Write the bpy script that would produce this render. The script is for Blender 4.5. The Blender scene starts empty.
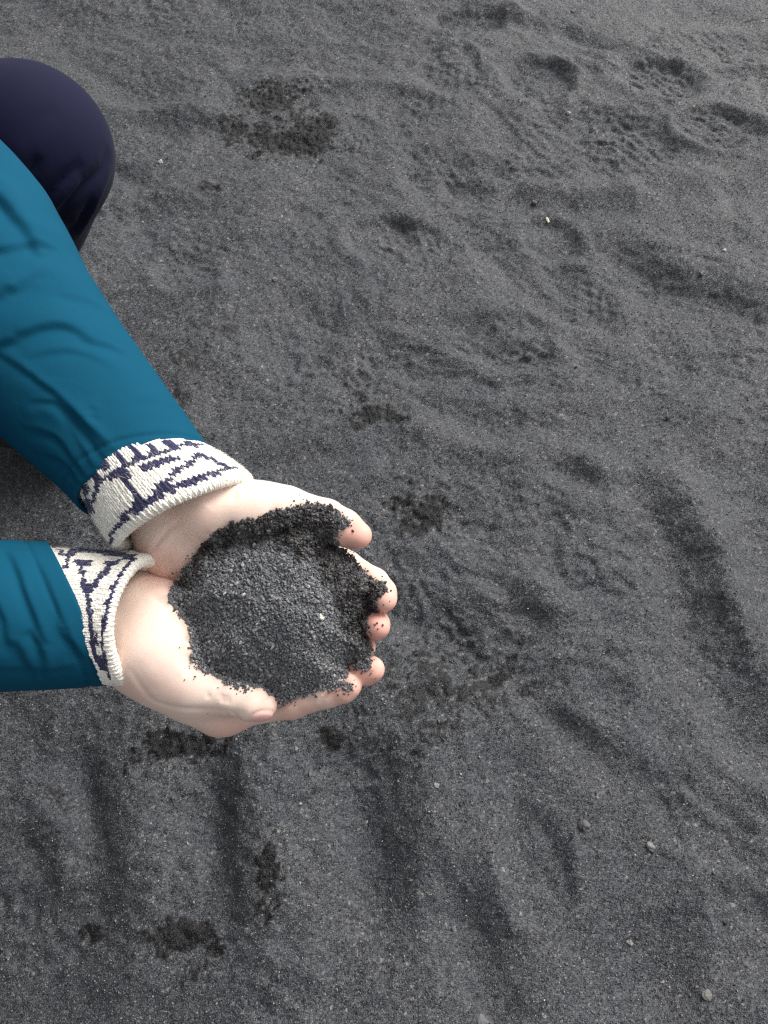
import bpy, math
import numpy as np
from mathutils import Vector
from mathutils.bvhtree import BVHTree

# ------------------------------------------------------------------ camera, sky, sun, exposure
S = bpy.context.scene
COL = S.collection
CAM_Z, PITCH, VFOV = 0.95, 62.0, 66.0
cam_d = bpy.data.cameras.new("camera")
cam = bpy.data.objects.new("camera", cam_d)
COL.objects.link(cam)
cam.location = (0, 0, CAM_Z)
cam.rotation_euler = (math.radians(90 - PITCH), 0, 0)
cam_d.sensor_fit = 'VERTICAL'
cam_d.angle_y = math.radians(VFOV)
cam_d.clip_start, cam_d.clip_end = 0.02, 900
S.camera = cam

SUN_EL, SUN_AZ = 42.0, 46.0            # azimuth from +Y towards +X
W = bpy.data.worlds.new("World")
S.world = W
W.use_nodes = True
wn = W.node_tree
for n in list(wn.nodes):
    wn.nodes.remove(n)
wo = wn.nodes.new('ShaderNodeOutputWorld')
wb = wn.nodes.new('ShaderNodeBackground')
ws = wn.nodes.new('ShaderNodeTexSky')
ws.sky_type = 'NISHITA'
ws.sun_disc = False
ws.sun_elevation = math.radians(SUN_EL)
ws.sun_rotation = math.radians(SUN_AZ)
ws.air_density, ws.dust_density, ws.ozone_density = 1.0, 6.0, 1.0
wh = wn.nodes.new('ShaderNodeHueSaturation')     # cloud cover greys the blue out of the sky
wh.inputs['Saturation'].default_value = 0.16
wb.inputs['Strength'].default_value = 0.098
wn.links.new(ws.outputs[0], wh.inputs['Color'])
wn.links.new(wh.outputs[0], wb.inputs[0])
wn.links.new(wb.outputs[0], wo.inputs[0])

sun_d = bpy.data.lights.new("sun", 'SUN')
sun_d.energy = 1.3
sun_d.angle = math.radians(32)
sun_d.color = (1.0, 0.98, 0.95)
sun = bpy.data.objects.new("sun", sun_d)
COL.objects.link(sun)
_e, _a = math.radians(SUN_EL), math.radians(SUN_AZ)
_dir = Vector((math.sin(_a) * math.cos(_e), math.cos(_a) * math.cos(_e), math.sin(_e)))
sun.rotation_euler = _dir.to_track_quat('Z', 'Y').to_euler()

S.cycles.use_denoising = False         # a denoiser would smear the sand grains
S.cycles.filter_width = 1.3
S.cycles.use_adaptive_sampling = False
S.cycles.sampling_pattern = 'BLUE_NOISE'
S.cycles.use_light_tree = False
S.cycles.diffuse_bounces = 3
S.cycles.sample_clamp_indirect = 2.0
W.cycles.sampling_method = 'MANUAL'
W.cycles.sample_map_resolution = 2048
S.view_settings.view_transform = 'Standard'
S.view_settings.look = 'None'
S.view_settings.exposure = 0.98
S.view_settings.gamma = 1.0
S.view_settings.use_curve_mapping = False

# ------------------------------------------------------------------ helpers
F = 512 / math.tan(math.radians(VFOV / 2))
_p = math.radians(PITCH)
C0 = np.array([0, 0, CAM_Z])
RT = np.array([1.0, 0, 0])
FW = np.array([0, math.cos(_p), -math.sin(_p)])
UP = np.array([0, math.sin(_p), math.cos(_p)])
D0 = 0.46                      # distance of the cupped palms
K0 = F / D0                    # picture units per metre there
rng = np.random.default_rng(11)


def at(px, py, d):
    return C0 + RT * ((px - 384) / F * d) + UP * (-(py - 512) / F * d) + FW * d


def hp(px, py, h):             # a point h units (about 0.6 mm each) above the palm plane
    return at(px, py, D0 - h / K0)


def proj(P):
    q = P - C0
    d = q @ FW
    return 384 + (q @ RT) / d * F, 512 - (q @ UP) / d * F, d


def gnd(px, py):
    r = RT * ((px - 384) / F) + UP * (-(py - 512) / F) + FW
    t = -CAM_Z / r[2]
    return np.array([r[0] * t, r[1] * t])


def nrm(v):
    v = np.asarray(v, float)
    return v / np.linalg.norm(v, axis=-1, keepdims=True)


_T2 = rng.random((256, 256)).astype(np.float32) * 2 - 1
_T3 = rng.random((64, 64, 64)).astype(np.float32) * 2 - 1


def noise2(x, y):
    xi, yi = np.floor(x).astype(np.int64), np.floor(y).astype(np.int64)
    fx, fy = x - xi, y - yi
    fx, fy = fx * fx * (3 - 2 * fx), fy * fy * (3 - 2 * fy)
    g = lambda a, b: _T2[a & 255, b & 255]
    return (g(xi, yi) * (1 - fx) + g(xi + 1, yi) * fx) * (1 - fy) + (g(xi, yi + 1) * (1 - fx) + g(xi + 1, yi + 1) * fx) * fy


def noise3(P, s, off=0.0):
    q = P * s + off
    i = np.floor(q).astype(np.int64)
    f = q - i
    f = f * f * (3 - 2 * f)
    r = 0
    for a in (0, 1):
        for b in (0, 1):
            for c in (0, 1):
                w = (f[:, 0] if a else 1 - f[:, 0]) * (f[:, 1] if b else 1 - f[:, 1]) * (f[:, 2] if c else 1 - f[:, 2])
                r = r + w * _T3[(i[:, 0] + a) & 63, (i[:, 1] + b) & 63, (i[:, 2] + c) & 63]
    return r


def sstep(a, b, x):
    t = np.clip((x - a) / (b - a), 0, 1)
    return t * t * (3 - 2 * t)


def seg_dist(X, Y, poly):      # distance to a polyline in 2-D, and the running parameter 0..1
    best = np.full(X.shape, 1e9, np.float32)
    par = np.zeros(X.shape, np.float32)
    poly = np.asarray(poly, float)
    L = np.r_[0, np.cumsum(np.linalg.norm(np.diff(poly, axis=0), axis=1))]
    for k in range(len(poly) - 1):
        a, b = poly[k], poly[k + 1]
        ab = b - a
        t = np.clip(((X - a[0]) * ab[0] + (Y - a[1]) * ab[1]) / (ab @ ab), 0, 1)
        d = np.hypot(X - a[0] - t * ab[0], Y - a[1] - t * ab[1])
        m = d < best
        best = np.where(m, d, best)
        par = np.where(m, (L[k] + t * (L[k + 1] - L[k])) / L[-1], par)
    return best, par


def in_poly(X, Y, poly):       # signed distance to a polygon, positive inside
    poly = list(poly)
    d, _ = seg_dist(X, Y, poly + [poly[0]])
    ins = np.zeros(X.shape, bool)
    n = len(poly)
    for i in range(n):
        (x0, y0), (x1, y1) = poly[i], poly[(i + 1) % n]
        if y0 == y1:
            continue
        c = ((y0 > Y) != (y1 > Y)) & (X < (x1 - x0) * (Y - y0) / (y1 - y0) + x0)
        ins ^= c
    return np.where(ins, d, -d)


def smooth_line(pts, n=12):    # Catmull-Rom through the points
    P = np.asarray(pts, float)
    P = np.vstack([2 * P[0] - P[1], P, 2 * P[-1] - P[-2]])
    out = []
    for i in range(1, len(P) - 2):
        for t in np.linspace(0, 1, n, endpoint=False):
            a, b, c, d = P[i - 1], P[i], P[i + 1], P[i + 2]
            out.append(.5 * (2 * b + (c - a) * t + (2 * a - 5 * b + 4 * c - d) * t * t + (3 * b - a - 3 * c + d) * t ** 3))
    out.append(P[-2])
    return np.array(out)


def mesh(name, V, Fc, mat, parent=None, smooth=True, attrs=None, link=True):
    me = bpy.data.meshes.new(name)
    V = np.asarray(V, np.float32)
    Fc = np.asarray(Fc, np.int32)
    k = Fc.shape[1]
    me.vertices.add(len(V))
    me.vertices.foreach_set('co', V.ravel())
    me.loops.add(Fc.size)
    me.loops.foreach_set('vertex_index', Fc.ravel())
    me.polygons.add(len(Fc))
    me.polygons.foreach_set('loop_start', np.arange(len(Fc), dtype=np.int32) * k)
    me.polygons.foreach_set('use_smooth', np.full(len(Fc), smooth))
    me.update(calc_edges=True)
    for an, (kind, data) in (attrs or {}).items():
        a = me.attributes.new(an, kind, 'POINT')
        a.data.foreach_set('value' if kind == 'FLOAT' else 'vector', np.asarray(data, np.float32).ravel())
    me.materials.append(mat)
    o = bpy.data.objects.new(name, me)
    COL.objects.link(o)
    if parent:
        o.parent = parent
    return o


def tag(o, label=None, cat=None, group=None, kind=None):
    for k, v in (('label', label), ('category', cat), ('group', group), ('kind', kind)):
        if v:
            o[k] = v
    return o


class Parts:                   # gathers vertex / quad arrays into one mesh
    def __init__(s):
        s.V, s.F, s.A, s.n = [], [], [], 0

    def add(s, V, Fc, A=None):
        Fc = np.asarray(Fc)
        if Fc.shape[1] == 3:
            Fc = np.c_[Fc, Fc[:, 2:]]
        s.V.append(np.asarray(V)); s.F.append(Fc + s.n)
        s.A.append(np.zeros(len(V)) if A is None else np.broadcast_to(A, (len(V),)))
        s.n += len(V)

    def out(s):
        return np.vstack(s.V), np.vstack(s.F), np.concatenate(s.A)


def vnormals(V, Fc):
    a, b, c = V[Fc[:, 0]], V[Fc[:, 1]], V[Fc[:, 2]]
    d = V[Fc[:, 3]] if Fc.shape[1] > 3 else c
    fn = np.cross(c - a, d - b) if Fc.shape[1] > 3 else np.cross(b - a, c - a)
    N = np.zeros_like(V)
    for k in range(Fc.shape[1]):
        for j in range(3):
            N[:, j] += np.bincount(Fc[:, k], fn[:, j], len(V))
    return N / (np.linalg.norm(N, axis=1, keepdims=True) + 1e-12)


def front_points(V, N, poly, step=2.0):
    """3-D points on the surface seen along a traced line."""
    px, py, d = proj(V)
    facing = np.einsum('ij,ij->i', N, C0 - V) > 0
    idx = np.where(facing)[0]
    pts = smooth_line(poly, 8)
    out = []
    for q in pts:
        c = np.hypot(px[idx] - q[0], py[idx] - q[1])
        near = idx[c < max(5.0, c.min() + 1)]
        out.append(V[near[np.argmin(d[near])]])
    out = np.array(out)
    for _k in range(3):
        out[1:-1] = .25 * out[:-2] + .5 * out[1:-1] + .25 * out[2:]
    return out


def crease(V, N, poly, width, depth, taper=True, base=None, sharp=None):
    """A fold line pressed into (depth > 0) or raised from the surface."""
    V0 = V if base is None else base
    P = front_points(V0, N, poly)
    best = np.full(len(V), 1e9)
    par = np.zeros(len(V))
    lo, hi = P.min(0) - 4 * width, P.max(0) + 4 * width
    sel = np.where(((V0 > lo) & (V0 < hi)).all(1))[0]
    Q = V0[sel]
    bb = np.full(len(sel), 1e9); pp = np.zeros(len(sel)); sd = np.zeros(len(sel))
    for k in range(len(P) - 1):
        ab = P[k + 1] - P[k]
        L2 = ab @ ab
        if L2 < 1e-12:
            continue
        t = np.clip((Q - P[k]) @ ab / L2, 0, 1)
        dd = np.linalg.norm(Q - P[k] - t[:, None] * ab, axis=1)
        m = dd < bb
        bb[m] = dd[m]; pp[m] = (k + t[m]) / (len(P) - 1)
        if sharp is not None:
            sd[m] = ((Q - P[k] - t[:, None] * ab) @ sharp)[m]
    best[sel] = bb; par[sel] = pp
    if sharp is None:
        w = np.exp(-(best / width) ** 2)
    else:                      # cloth lapping over itself: a lip on one side, a hollow under it on the other
        sgn = np.zeros(len(V)); sgn[sel] = np.tanh(sd / .0016)
        w = (.5 + .5 * sgn) * np.exp(-best / (1.7 * width)) - (.5 - .5 * sgn) * .6 * np.exp(-best / (2.4 * width))
    if taper:
        w = w * np.clip(np.sin(np.pi * np.clip(par, .0, 1)), 0, 1) ** .6
    return V - N * (w * depth)[:, None]


# ------------------------------------------------------------------ signed-distance modelling
class Field:
    def __init__(s, lo, hi, h):
        s.lo = np.asarray(lo, float); s.h = h
        s.n = np.ceil((np.asarray(hi) - s.lo) / h).astype(int) + 1
        s.d = np.full(tuple(s.n), 1.0, np.float32)

    def box(s, pts, rad):
        pts = np.atleast_2d(pts)
        a = np.clip(np.floor((pts.min(0) - rad - s.lo) / s.h).astype(int), 0, s.n)
        b = np.clip(np.ceil((pts.max(0) + rad - s.lo) / s.h).astype(int) + 1, 0, s.n)
        sl = tuple(slice(int(i), int(j)) for i, j in zip(a, b))
        g = np.meshgrid(*[np.float32(s.lo[k] + s.h * np.arange(a[k], b[k])) for k in range(3)], indexing='ij')
        return sl, g

    @staticmethod
    def smin(a, b, k):
        if k <= 0:
            return np.minimum(a, b)
        t = np.clip(k - np.abs(a - b), 0, None)
        return np.minimum(a, b) - t * t / (4 * k)

    def cone_d(s, g, a, b, ra, rb):
        ab = np.asarray(b, float) - a
        q = [g[k] - np.float32(a[k]) for k in range(3)]
        L = float(ab @ ab)
        t = np.clip((q[0] * ab[0] + q[1] * ab[1] + q[2] * ab[2]) / max(L, 1e-12), 0, 1).astype(np.float32)
        return np.sqrt(sum((q[k] - t * np.float32(ab[k])) ** 2 for k in range(3))) - (ra + t * (rb - ra)).astype(np.float32)

    def cone(s, a, b, ra, rb, k=0.0):
        sl, g = s.box([a, b], max(ra, rb) + k + .004)
        if 0 in s.d[sl].shape:
            return
        s.d[sl] = s.smin(s.d[sl], s.cone_d(g, a, b, ra, rb), k)

    def ell(s, c, ax, r, k=0.0, cut=False):
        """ellipsoid: axes rows ax (3x3), radii r"""
        sl, g = s.box([c], max(r) + k + .004)
        q = [g[j] - np.float32(c[j]) for j in range(3)]
        u = [sum(q[j] * np.float32(ax[i][j]) for j in range(3)) for i in range(3)]
        k0 = np.sqrt(sum((u[i] / r[i]) ** 2 for i in range(3)))
        k1 = np.sqrt(sum((u[i] / r[i] ** 2) ** 2 for i in range(3))) + 1e-9
        e = (k0 * (k0 - 1) / k1).astype(np.float32)
        s.d[sl] = -s.smin(-s.d[sl], e, k) if cut else s.smin(s.d[sl], e, k)

    def chain(s, pts, rad, k, kb):
        """a finger: a chain of cones on its own, then blended into what is already there"""
        pts = np.asarray(pts)
        sl, g = s.box(pts, max(rad) + kb + .004)
        f = None
        for i in range(len(pts) - 1):
            c = s.cone_d(g, pts[i], pts[i + 1], rad[i], rad[i + 1])
            f = c if f is None else s.smin(f, c, k)
        return sl, f

    def surface(s):
        d = s.d
        sg = d < 0
        n = d.shape
        c = [sg[i:n[0] - 1 + i, j:n[1] - 1 + j, k:n[2] - 1 + k] for i in (0, 1) for j in (0, 1) for k in (0, 1)]
        al = c[0].copy(); an = c[0].copy()
        for q in c[1:]:
            al &= q; an |= q
        I = np.argwhere(an & ~al)
        idx = np.full(tuple(np.array(n) - 1), -1, np.int64)
        idx[I[:, 0], I[:, 1], I[:, 2]] = np.arange(len(I))
        acc = np.zeros((len(I), 3)); cnt = np.zeros(len(I))
        cor = [np.array((i, j, k)) for i in (0, 1) for j in (0, 1) for k in (0, 1)]
        for a in range(8):
            for b in range(a + 1, 8):
                if np.abs(cor[a] - cor[b]).sum() != 1:
                    continue
                A, B = I + cor[a], I + cor[b]
                da, db = d[A[:, 0], A[:, 1], A[:, 2]], d[B[:, 0], B[:, 1], B[:, 2]]
                m = (da < 0) != (db < 0)
                t = np.where(m, da / np.where(m, da - db, 1), 0)
                acc += (m[:, None]) * (cor[a] + t[:, None] * (cor[b] - cor[a])); cnt += m
        V = s.lo + s.h * (I + acc / cnt[:, None])
        Q = []
        for ax in range(3):
            o1, o2 = [(1, 2), (2, 0), (0, 1)][ax]
            s0 = [slice(1, -1)] * 3; s1 = [slice(1, -1)] * 3
            s0[ax] = slice(0, -1); s1[ax] = slice(1, None)
            x, y = sg[tuple(s0)], sg[tuple(s1)]
            E = np.argwhere(x != y)
            inn = x[E[:, 0], E[:, 1], E[:, 2]]
            base = E.copy(); base[:, o1] += 1; base[:, o2] += 1
            def cell(u, v):
                q = base.copy(); q[:, o1] -= u; q[:, o2] -= v
                return idx[q[:, 0], q[:, 1], q[:, 2]]
            f = np.c_[cell(1, 1), cell(0, 1), cell(0, 0), cell(1, 0)]
            f[~inn] = f[~inn][:, ::-1]
            Q.append(f)
        Q = np.vstack(Q)
        return V, Q[(Q >= 0).all(1)]


# ------------------------------------------------------------------ materials
def new_mat(name):
    m = bpy.data.materials.new(name)
    m.use_nodes = True
    nt = m.node_tree
    return m, nt, nt.nodes['Principled BSDF']


class NT:
    def __init__(s, nt):
        s.t = nt

    def n(s, typ, ins=None, **kw):
        x = s.t.nodes.new(typ)
        for k, v in kw.items():
            setattr(x, k, v)
        for k, v in (ins or {}).items():
            if hasattr(v, 'is_output') or isinstance(v, bpy.types.NodeSocket):
                s.t.links.new(v, x.inputs[k])
            else:
                x.inputs[k].default_value = v
        return x

    def ramp(s, fac, stops, interp='LINEAR'):
        x = s.t.nodes.new('ShaderNodeValToRGB')
        x.color_ramp.interpolation = interp
        e = x.color_ramp.elements
        while len(e) < len(stops):
            e.new(0.5)
        for q, (p, c) in zip(e, stops):
            q.position = p; q.color = (*c, 1) if len(c) == 3 else c
        s.t.links.new(fac, x.inputs[0])
        return x.outputs[0]

    def mix(s, fac, a, b, blend='MIX'):
        x = s.t.nodes.new('ShaderNodeMix')
        x.data_type = 'RGBA'; x.blend_type = blend
        for sock, v in ((x.inputs[0], fac), (x.inputs[6], a), (x.inputs[7], b)):
            if isinstance(v, bpy.types.NodeSocket):
                s.t.links.new(v, sock)
            else:
                sock.default_value = v
        return x.outputs[2]

    def math(s, op, a, b=0.0, clamp=False):
        x = s.t.nodes.new('ShaderNodeMath')
        x.operation = op; x.use_clamp = clamp
        for sock, v in ((x.inputs[0], a), (x.inputs[1], b)):
            if isinstance(v, bpy.types.NodeSocket):
                s.t.links.new(v, sock)
            else:
                sock.default_value = v
        return x.outputs[0]


SAND_STOPS = [(0.0, (.020, .021, .023)), (.30, (.040, .042, .046)), (.62, (.062, .065, .071)), (.90, (.083, .086, .092)),
              (.96, (.105, .105, .105)), (.982, (.15, .146, .135)), (.994, (.22, .21, .19)), (1.0, (.34, .32, .29))]


def sand_ground_mat():
    m, nt, b = new_mat("black_sand")
    q = NT(nt)
    geo = q.n('ShaderNodeNewGeometry')
    damp = q.n('ShaderNodeAttribute', attribute_name='damp').outputs['Fac']
    v1 = q.n('ShaderNodeTexVoronoi', {'Vector': geo.outputs['Position'], 'Scale': 560.0})
    v2 = q.n('ShaderNodeTexVoronoi', {'Vector': geo.outputs['Position'], 'Scale': 310.0})
    sep1 = q.n('ShaderNodeSeparateColor', {'Color': v1.outputs['Color']})
    sep2 = q.n('ShaderNodeSeparateColor', {'Color': v2.outputs['Color']})
    c1 = q.ramp(sep1.outputs[0], SAND_STOPS)
    c2 = q.ramp(sep2.outputs[0], SAND_STOPS)
    col = q.mix(.5, c1, c2)
    nz = q.n('ShaderNodeTexNoise', {'Vector': geo.outputs['Position'], 'Scale': 9.0, 'Detail': 4.0})
    tint = q.ramp(nz.outputs['Fac'], [(.3, (.86, .88, .91)), (.7, (1.02, 1.01, 1.005))])
    col = q.mix(1.0, col, tint, 'MULTIPLY')
    dark = q.mix(1.0, col, (.10, .088, .08, 1), 'MULTIPLY')
    col = q.mix(damp, col, dark)
    nt.links.new(col, b.inputs['Base Color'])
    # each grain lies at its own tilt
    sc = q.n('ShaderNodeVectorMath', {0: v1.outputs['Color'], 1: (.5, .5, .5)}, operation='SUBTRACT')
    sc2 = q.n('ShaderNodeVectorMath', {0: sc.outputs[0], 'Scale': .62}, operation='SCALE')
    bump = q.n('ShaderNodeBump', {'Height': v1.outputs['Distance'], 'Strength': .9, 'Distance': .0012}, invert=True)
    ad = q.n('ShaderNodeVectorMath', {0: bump.outputs[0], 1: sc2.outputs[0]}, operation='ADD')
    nn = q.n('ShaderNodeVectorMath', {0: ad.outputs[0]}, operation='NORMALIZE')
    nt.links.new(nn.outputs[0], b.inputs['Normal'])
    b.inputs['Roughness'].default_value = .62
    b.inputs['Specular IOR Level'].default_value = .35
    return m


LOOSE_STOPS = [(0.0, (.028, .029, .032)), (.45, (.070, .073, .080)), (.80, (.120, .123, .130)), (.94, (.17, .168, .16)), (.98, (.26, .25, .22)), (1.0, (.42, .40, .36))]
HEAP_STOPS = [(0.0, (.100, .103, .109)), (.35, (.132, .135, .143)), (.75, (.170, .173, .181)), (.95, (.24, .24, .238)), (.985, (.32, .30, .26)), (1.0, (.50, .47, .42))]


def grain_mat(name, bright=1.0, rough=.55, stops=None):
    m, nt, b = new_mat(name)
    q = NT(nt)
    geo = q.n('ShaderNodeNewGeometry')
    damp = q.n('ShaderNodeAttribute', attribute_name='damp').outputs['Fac']
    col = q.ramp(geo.outputs['Random Per Island'], [(p, tuple(x * bright for x in c)) for p, c in (stops or SAND_STOPS)])
    dark = q.mix(1.0, col, (.20, .165, .15, 1), 'MULTIPLY')
    col = q.mix(damp, col, dark)
    nt.links.new(col, b.inputs['Base Color'])
    b.inputs['Roughness'].default_value = rough
    b.inputs['Specular IOR Level'].default_value = .4
    return m


def skin_mat():
    m, nt, b = new_mat("skin")
    q = NT(nt)
    geo = q.n('ShaderNodeNewGeometry')
    pink = q.n('ShaderNodeAttribute', attribute_name='pink').outputs['Fac']
    nail = q.n('ShaderNodeAttribute', attribute_name='nail').outputs['Fac']
    n1 = q.n('ShaderNodeTexNoise', {'Vector': geo.outputs['Position'], 'Scale': 45.0, 'Detail': 4.0})
    n2 = q.n('ShaderNodeTexNoise', {'Vector': geo.outputs['Position'], 'Scale': 260.0, 'Detail': 2.0})
    base = q.mix(q.math('MULTIPLY', q.math('SUBTRACT', n1.outputs['Fac'], .42, True), 2.2, True), (.86, .67, .56, 1), (.83, .55, .45, 1))
    base = q.mix(q.math('MULTIPLY', q.math('SUBTRACT', n2.outputs['Fac'], .5, True), .5, True), base, (.78, .52, .43, 1))
    base = q.mix(pink, base, (.74, .34, .27, 1))
    base = q.mix(nail, base, (.78, .46, .41, 1))
    dust = q.n('ShaderNodeAttribute', attribute_name='dust').outputs['Fac']
    base = q.mix(q.math('MULTIPLY', dust, .55), base, (.12, .10, .09, 1))
    nt.links.new(base, b.inputs['Base Color'])
    b.inputs['Subsurface Weight'].default_value = 0.0
    b.inputs['Subsurface Radius'].default_value = (1.0, .35, .18)
    b.inputs['Subsurface Scale'].default_value = .005
    b.inputs['Specular IOR Level'].default_value = .22
    nt.links.new(q.math('SUBTRACT', .58, q.math('MULTIPLY', nail, .22)), b.inputs['Roughness'])
    v = q.n('ShaderNodeTexVoronoi', {'Vector': geo.outputs['Position'], 'Scale': 620.0}, feature='DISTANCE_TO_EDGE')
    n3 = q.n('ShaderNodeTexNoise', {'Vector': geo.outputs['Position'], 'Scale': 190.0, 'Detail': 3.0})
    hh = q.math('ADD', v.outputs['Distance'], q.math('MULTIPLY', n3.outputs['Fac'], 1.6))
    bump = q.n('ShaderNodeBump', {'Height': hh, 'Strength': .13, 'Distance': .0004})
    nt.links.new(bump.outputs[0], b.inputs['Normal'])
    return m


def cloth_mat(name, col_a, col_b, weave=900.0, rough=.7, sheen=.1, scale=12.0, strength=.3, spec=.35):
    m, nt, b = new_mat(name)
    q = NT(nt)
    geo = q.n('ShaderNodeNewGeometry')
    n1 = q.n('ShaderNodeTexNoise', {'Vector': geo.outputs['Position'], 'Scale': scale, 'Detail': 5.0})
    nt.links.new(q.mix(n1.outputs['Fac'], (*col_a, 1), (*col_b, 1)), b.inputs['Base Color'])
    n2 = q.n('ShaderNodeTexNoise', {'Vector': geo.outputs['Position'], 'Scale': weave, 'Detail': 2.0})
    n3 = q.n('ShaderNodeTexNoise', {'Vector': geo.outputs['Position'], 'Scale': 55.0, 'Detail': 3.0})
    hh = q.math('ADD', q.math('MULTIPLY', n2.outputs['Fac'], .25), q.math('MULTIPLY', n3.outputs['Fac'], 1.5))
    bump = q.n('ShaderNodeBump', {'Height': hh, 'Strength': strength, 'Distance': .0012})
    nt.links.new(bump.outputs[0], b.inputs['Normal'])
    b.inputs['Roughness'].default_value = rough
    b.inputs['Sheen Weight'].default_value = sheen
    b.inputs['Specular IOR Level'].default_value = spec
    return m


def yarn_mat():
    m, nt, b = new_mat("knitted_wool")
    q = NT(nt)
    geo = q.n('ShaderNodeNewGeometry')
    navy = q.n('ShaderNodeAttribute', attribute_name='navy').outputs['Fac']
    r = geo.outputs['Random Per Island']
    cream = q.mix(r, (.83, .78, .68, 1), (.90, .87, .79, 1))
    blue = q.mix(r, (.018, .018, .060, 1), (.045, .042, .105, 1))
    nt.links.new(q.mix(navy, cream, blue), b.inputs['Base Color'])
    n2 = q.n('ShaderNodeTexNoise', {'Vector': geo.outputs['Position'], 'Scale': 1800.0, 'Detail': 2.0})
    bump = q.n('ShaderNodeBump', {'Height': n2.outputs['Fac'], 'Strength': .5, 'Distance': .0006})
    nt.links.new(bump.outputs[0], b.inputs['Normal'])
    b.inputs['Roughness'].default_value = .9
    b.inputs['Sheen Weight'].default_value = .3
    b.inputs['Specular IOR Level'].default_value = .2
    return m


def plain_mat(name, col, rough=.6):
    m, nt, b = new_mat(name)
    q = NT(nt)
    geo = q.n('ShaderNodeNewGeometry')
    n1 = q.n('ShaderNodeTexNoise', {'Vector': geo.outputs['Position'], 'Scale': 220.0, 'Detail': 4.0})
    nt.links.new(q.mix(n1.outputs['Fac'], tuple(c * .7 for c in col) + (1,), tuple(min(1, c * 1.3) for c in col) + (1,)), b.inputs['Base Color'])
    bump = q.n('ShaderNodeBump', {'Height': n1.outputs['Fac'], 'Strength': .4, 'Distance': .001})
    nt.links.new(bump.outputs[0], b.inputs['Normal'])
    b.inputs['Roughness'].default_value = rough
    return m


M_SAND = sand_ground_mat()
M_GRAIN = grain_mat("loose_sand_grain", 1.0, .5, LOOSE_STOPS)
M_HEAP = grain_mat("heaped_sand_grain", 1.0, .5, HEAP_STOPS)
M_SKIN = skin_mat()
M_JACKET = cloth_mat("teal_shell_fabric", (.003, .058, .104), (.005, .073, .128), sheen=0, spec=.08, rough=.85)
M_TROUSER = cloth_mat("navy_stretch_fabric", (.0022, .0030, .019), (.0032, .0042, .025), weave=1300, rough=.85, strength=.12, sheen=.03, spec=.18)
M_YARN = yarn_mat()
M_HAIR = plain_mat("brown_hair", (.08, .045, .025), .5)
M_SHOE = plain_mat("dark_leather", (.03, .028, .026), .5)

# ------------------------------------------------------------------ the sand ground
def grow(a, b, step, far):
    core = np.arange(a, b + step / 2, step)
    out, s, x = [], step, core[-1]
    while x < far:
        s *= 1.18; x += s; out.append(x)
    neg, s, x = [], step, core[0]
    while x > -far:
        s *= 1.18; x -= s; neg.append(x)
    return np.array(neg[::-1] + list(core) + out)


GX, GY = grow(-.84, .84, .0021, 250), grow(-.14, 1.76, .0021, 250)
X, Y = np.meshgrid(GX, GY, indexing='ij')
X = X.astype(np.float32); Y = Y.astype(np.float32)

wx = X + .05 * noise2(X * 5, Y * 5 + 40)
wy = Y + .05 * noise2(X * 5 + 90, Y * 5)
H = 1.45 * (.010 * noise2(wx * 3.3 + 7, wy * 4.5 + 3) + .0065 * noise2(wx * 8 + 17, wy * 10 + 30) + .0030 * noise2(wx * 19 + 5, wy * 24 + 11)
     + .0011 * noise2(wx * 48 + 70, wy * 55 + 20) + .0008 * noise2(X * 95 + 7, Y * 100) * (1 + 1.2 * noise2(X * 7 + 3, Y * 7 + 8))).astype(np.float32)
H -= (.105 * np.exp(-((X + .55) / .34) ** 2 - ((Y + .06) / .42) ** 2)).astype(np.float32)   # hollow added at the near left, sloped off the sun to darken the sand
far_mask = sstep(3, 12, np.hypot(X, Y))
H *= (1 - .5 * far_mask)

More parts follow.
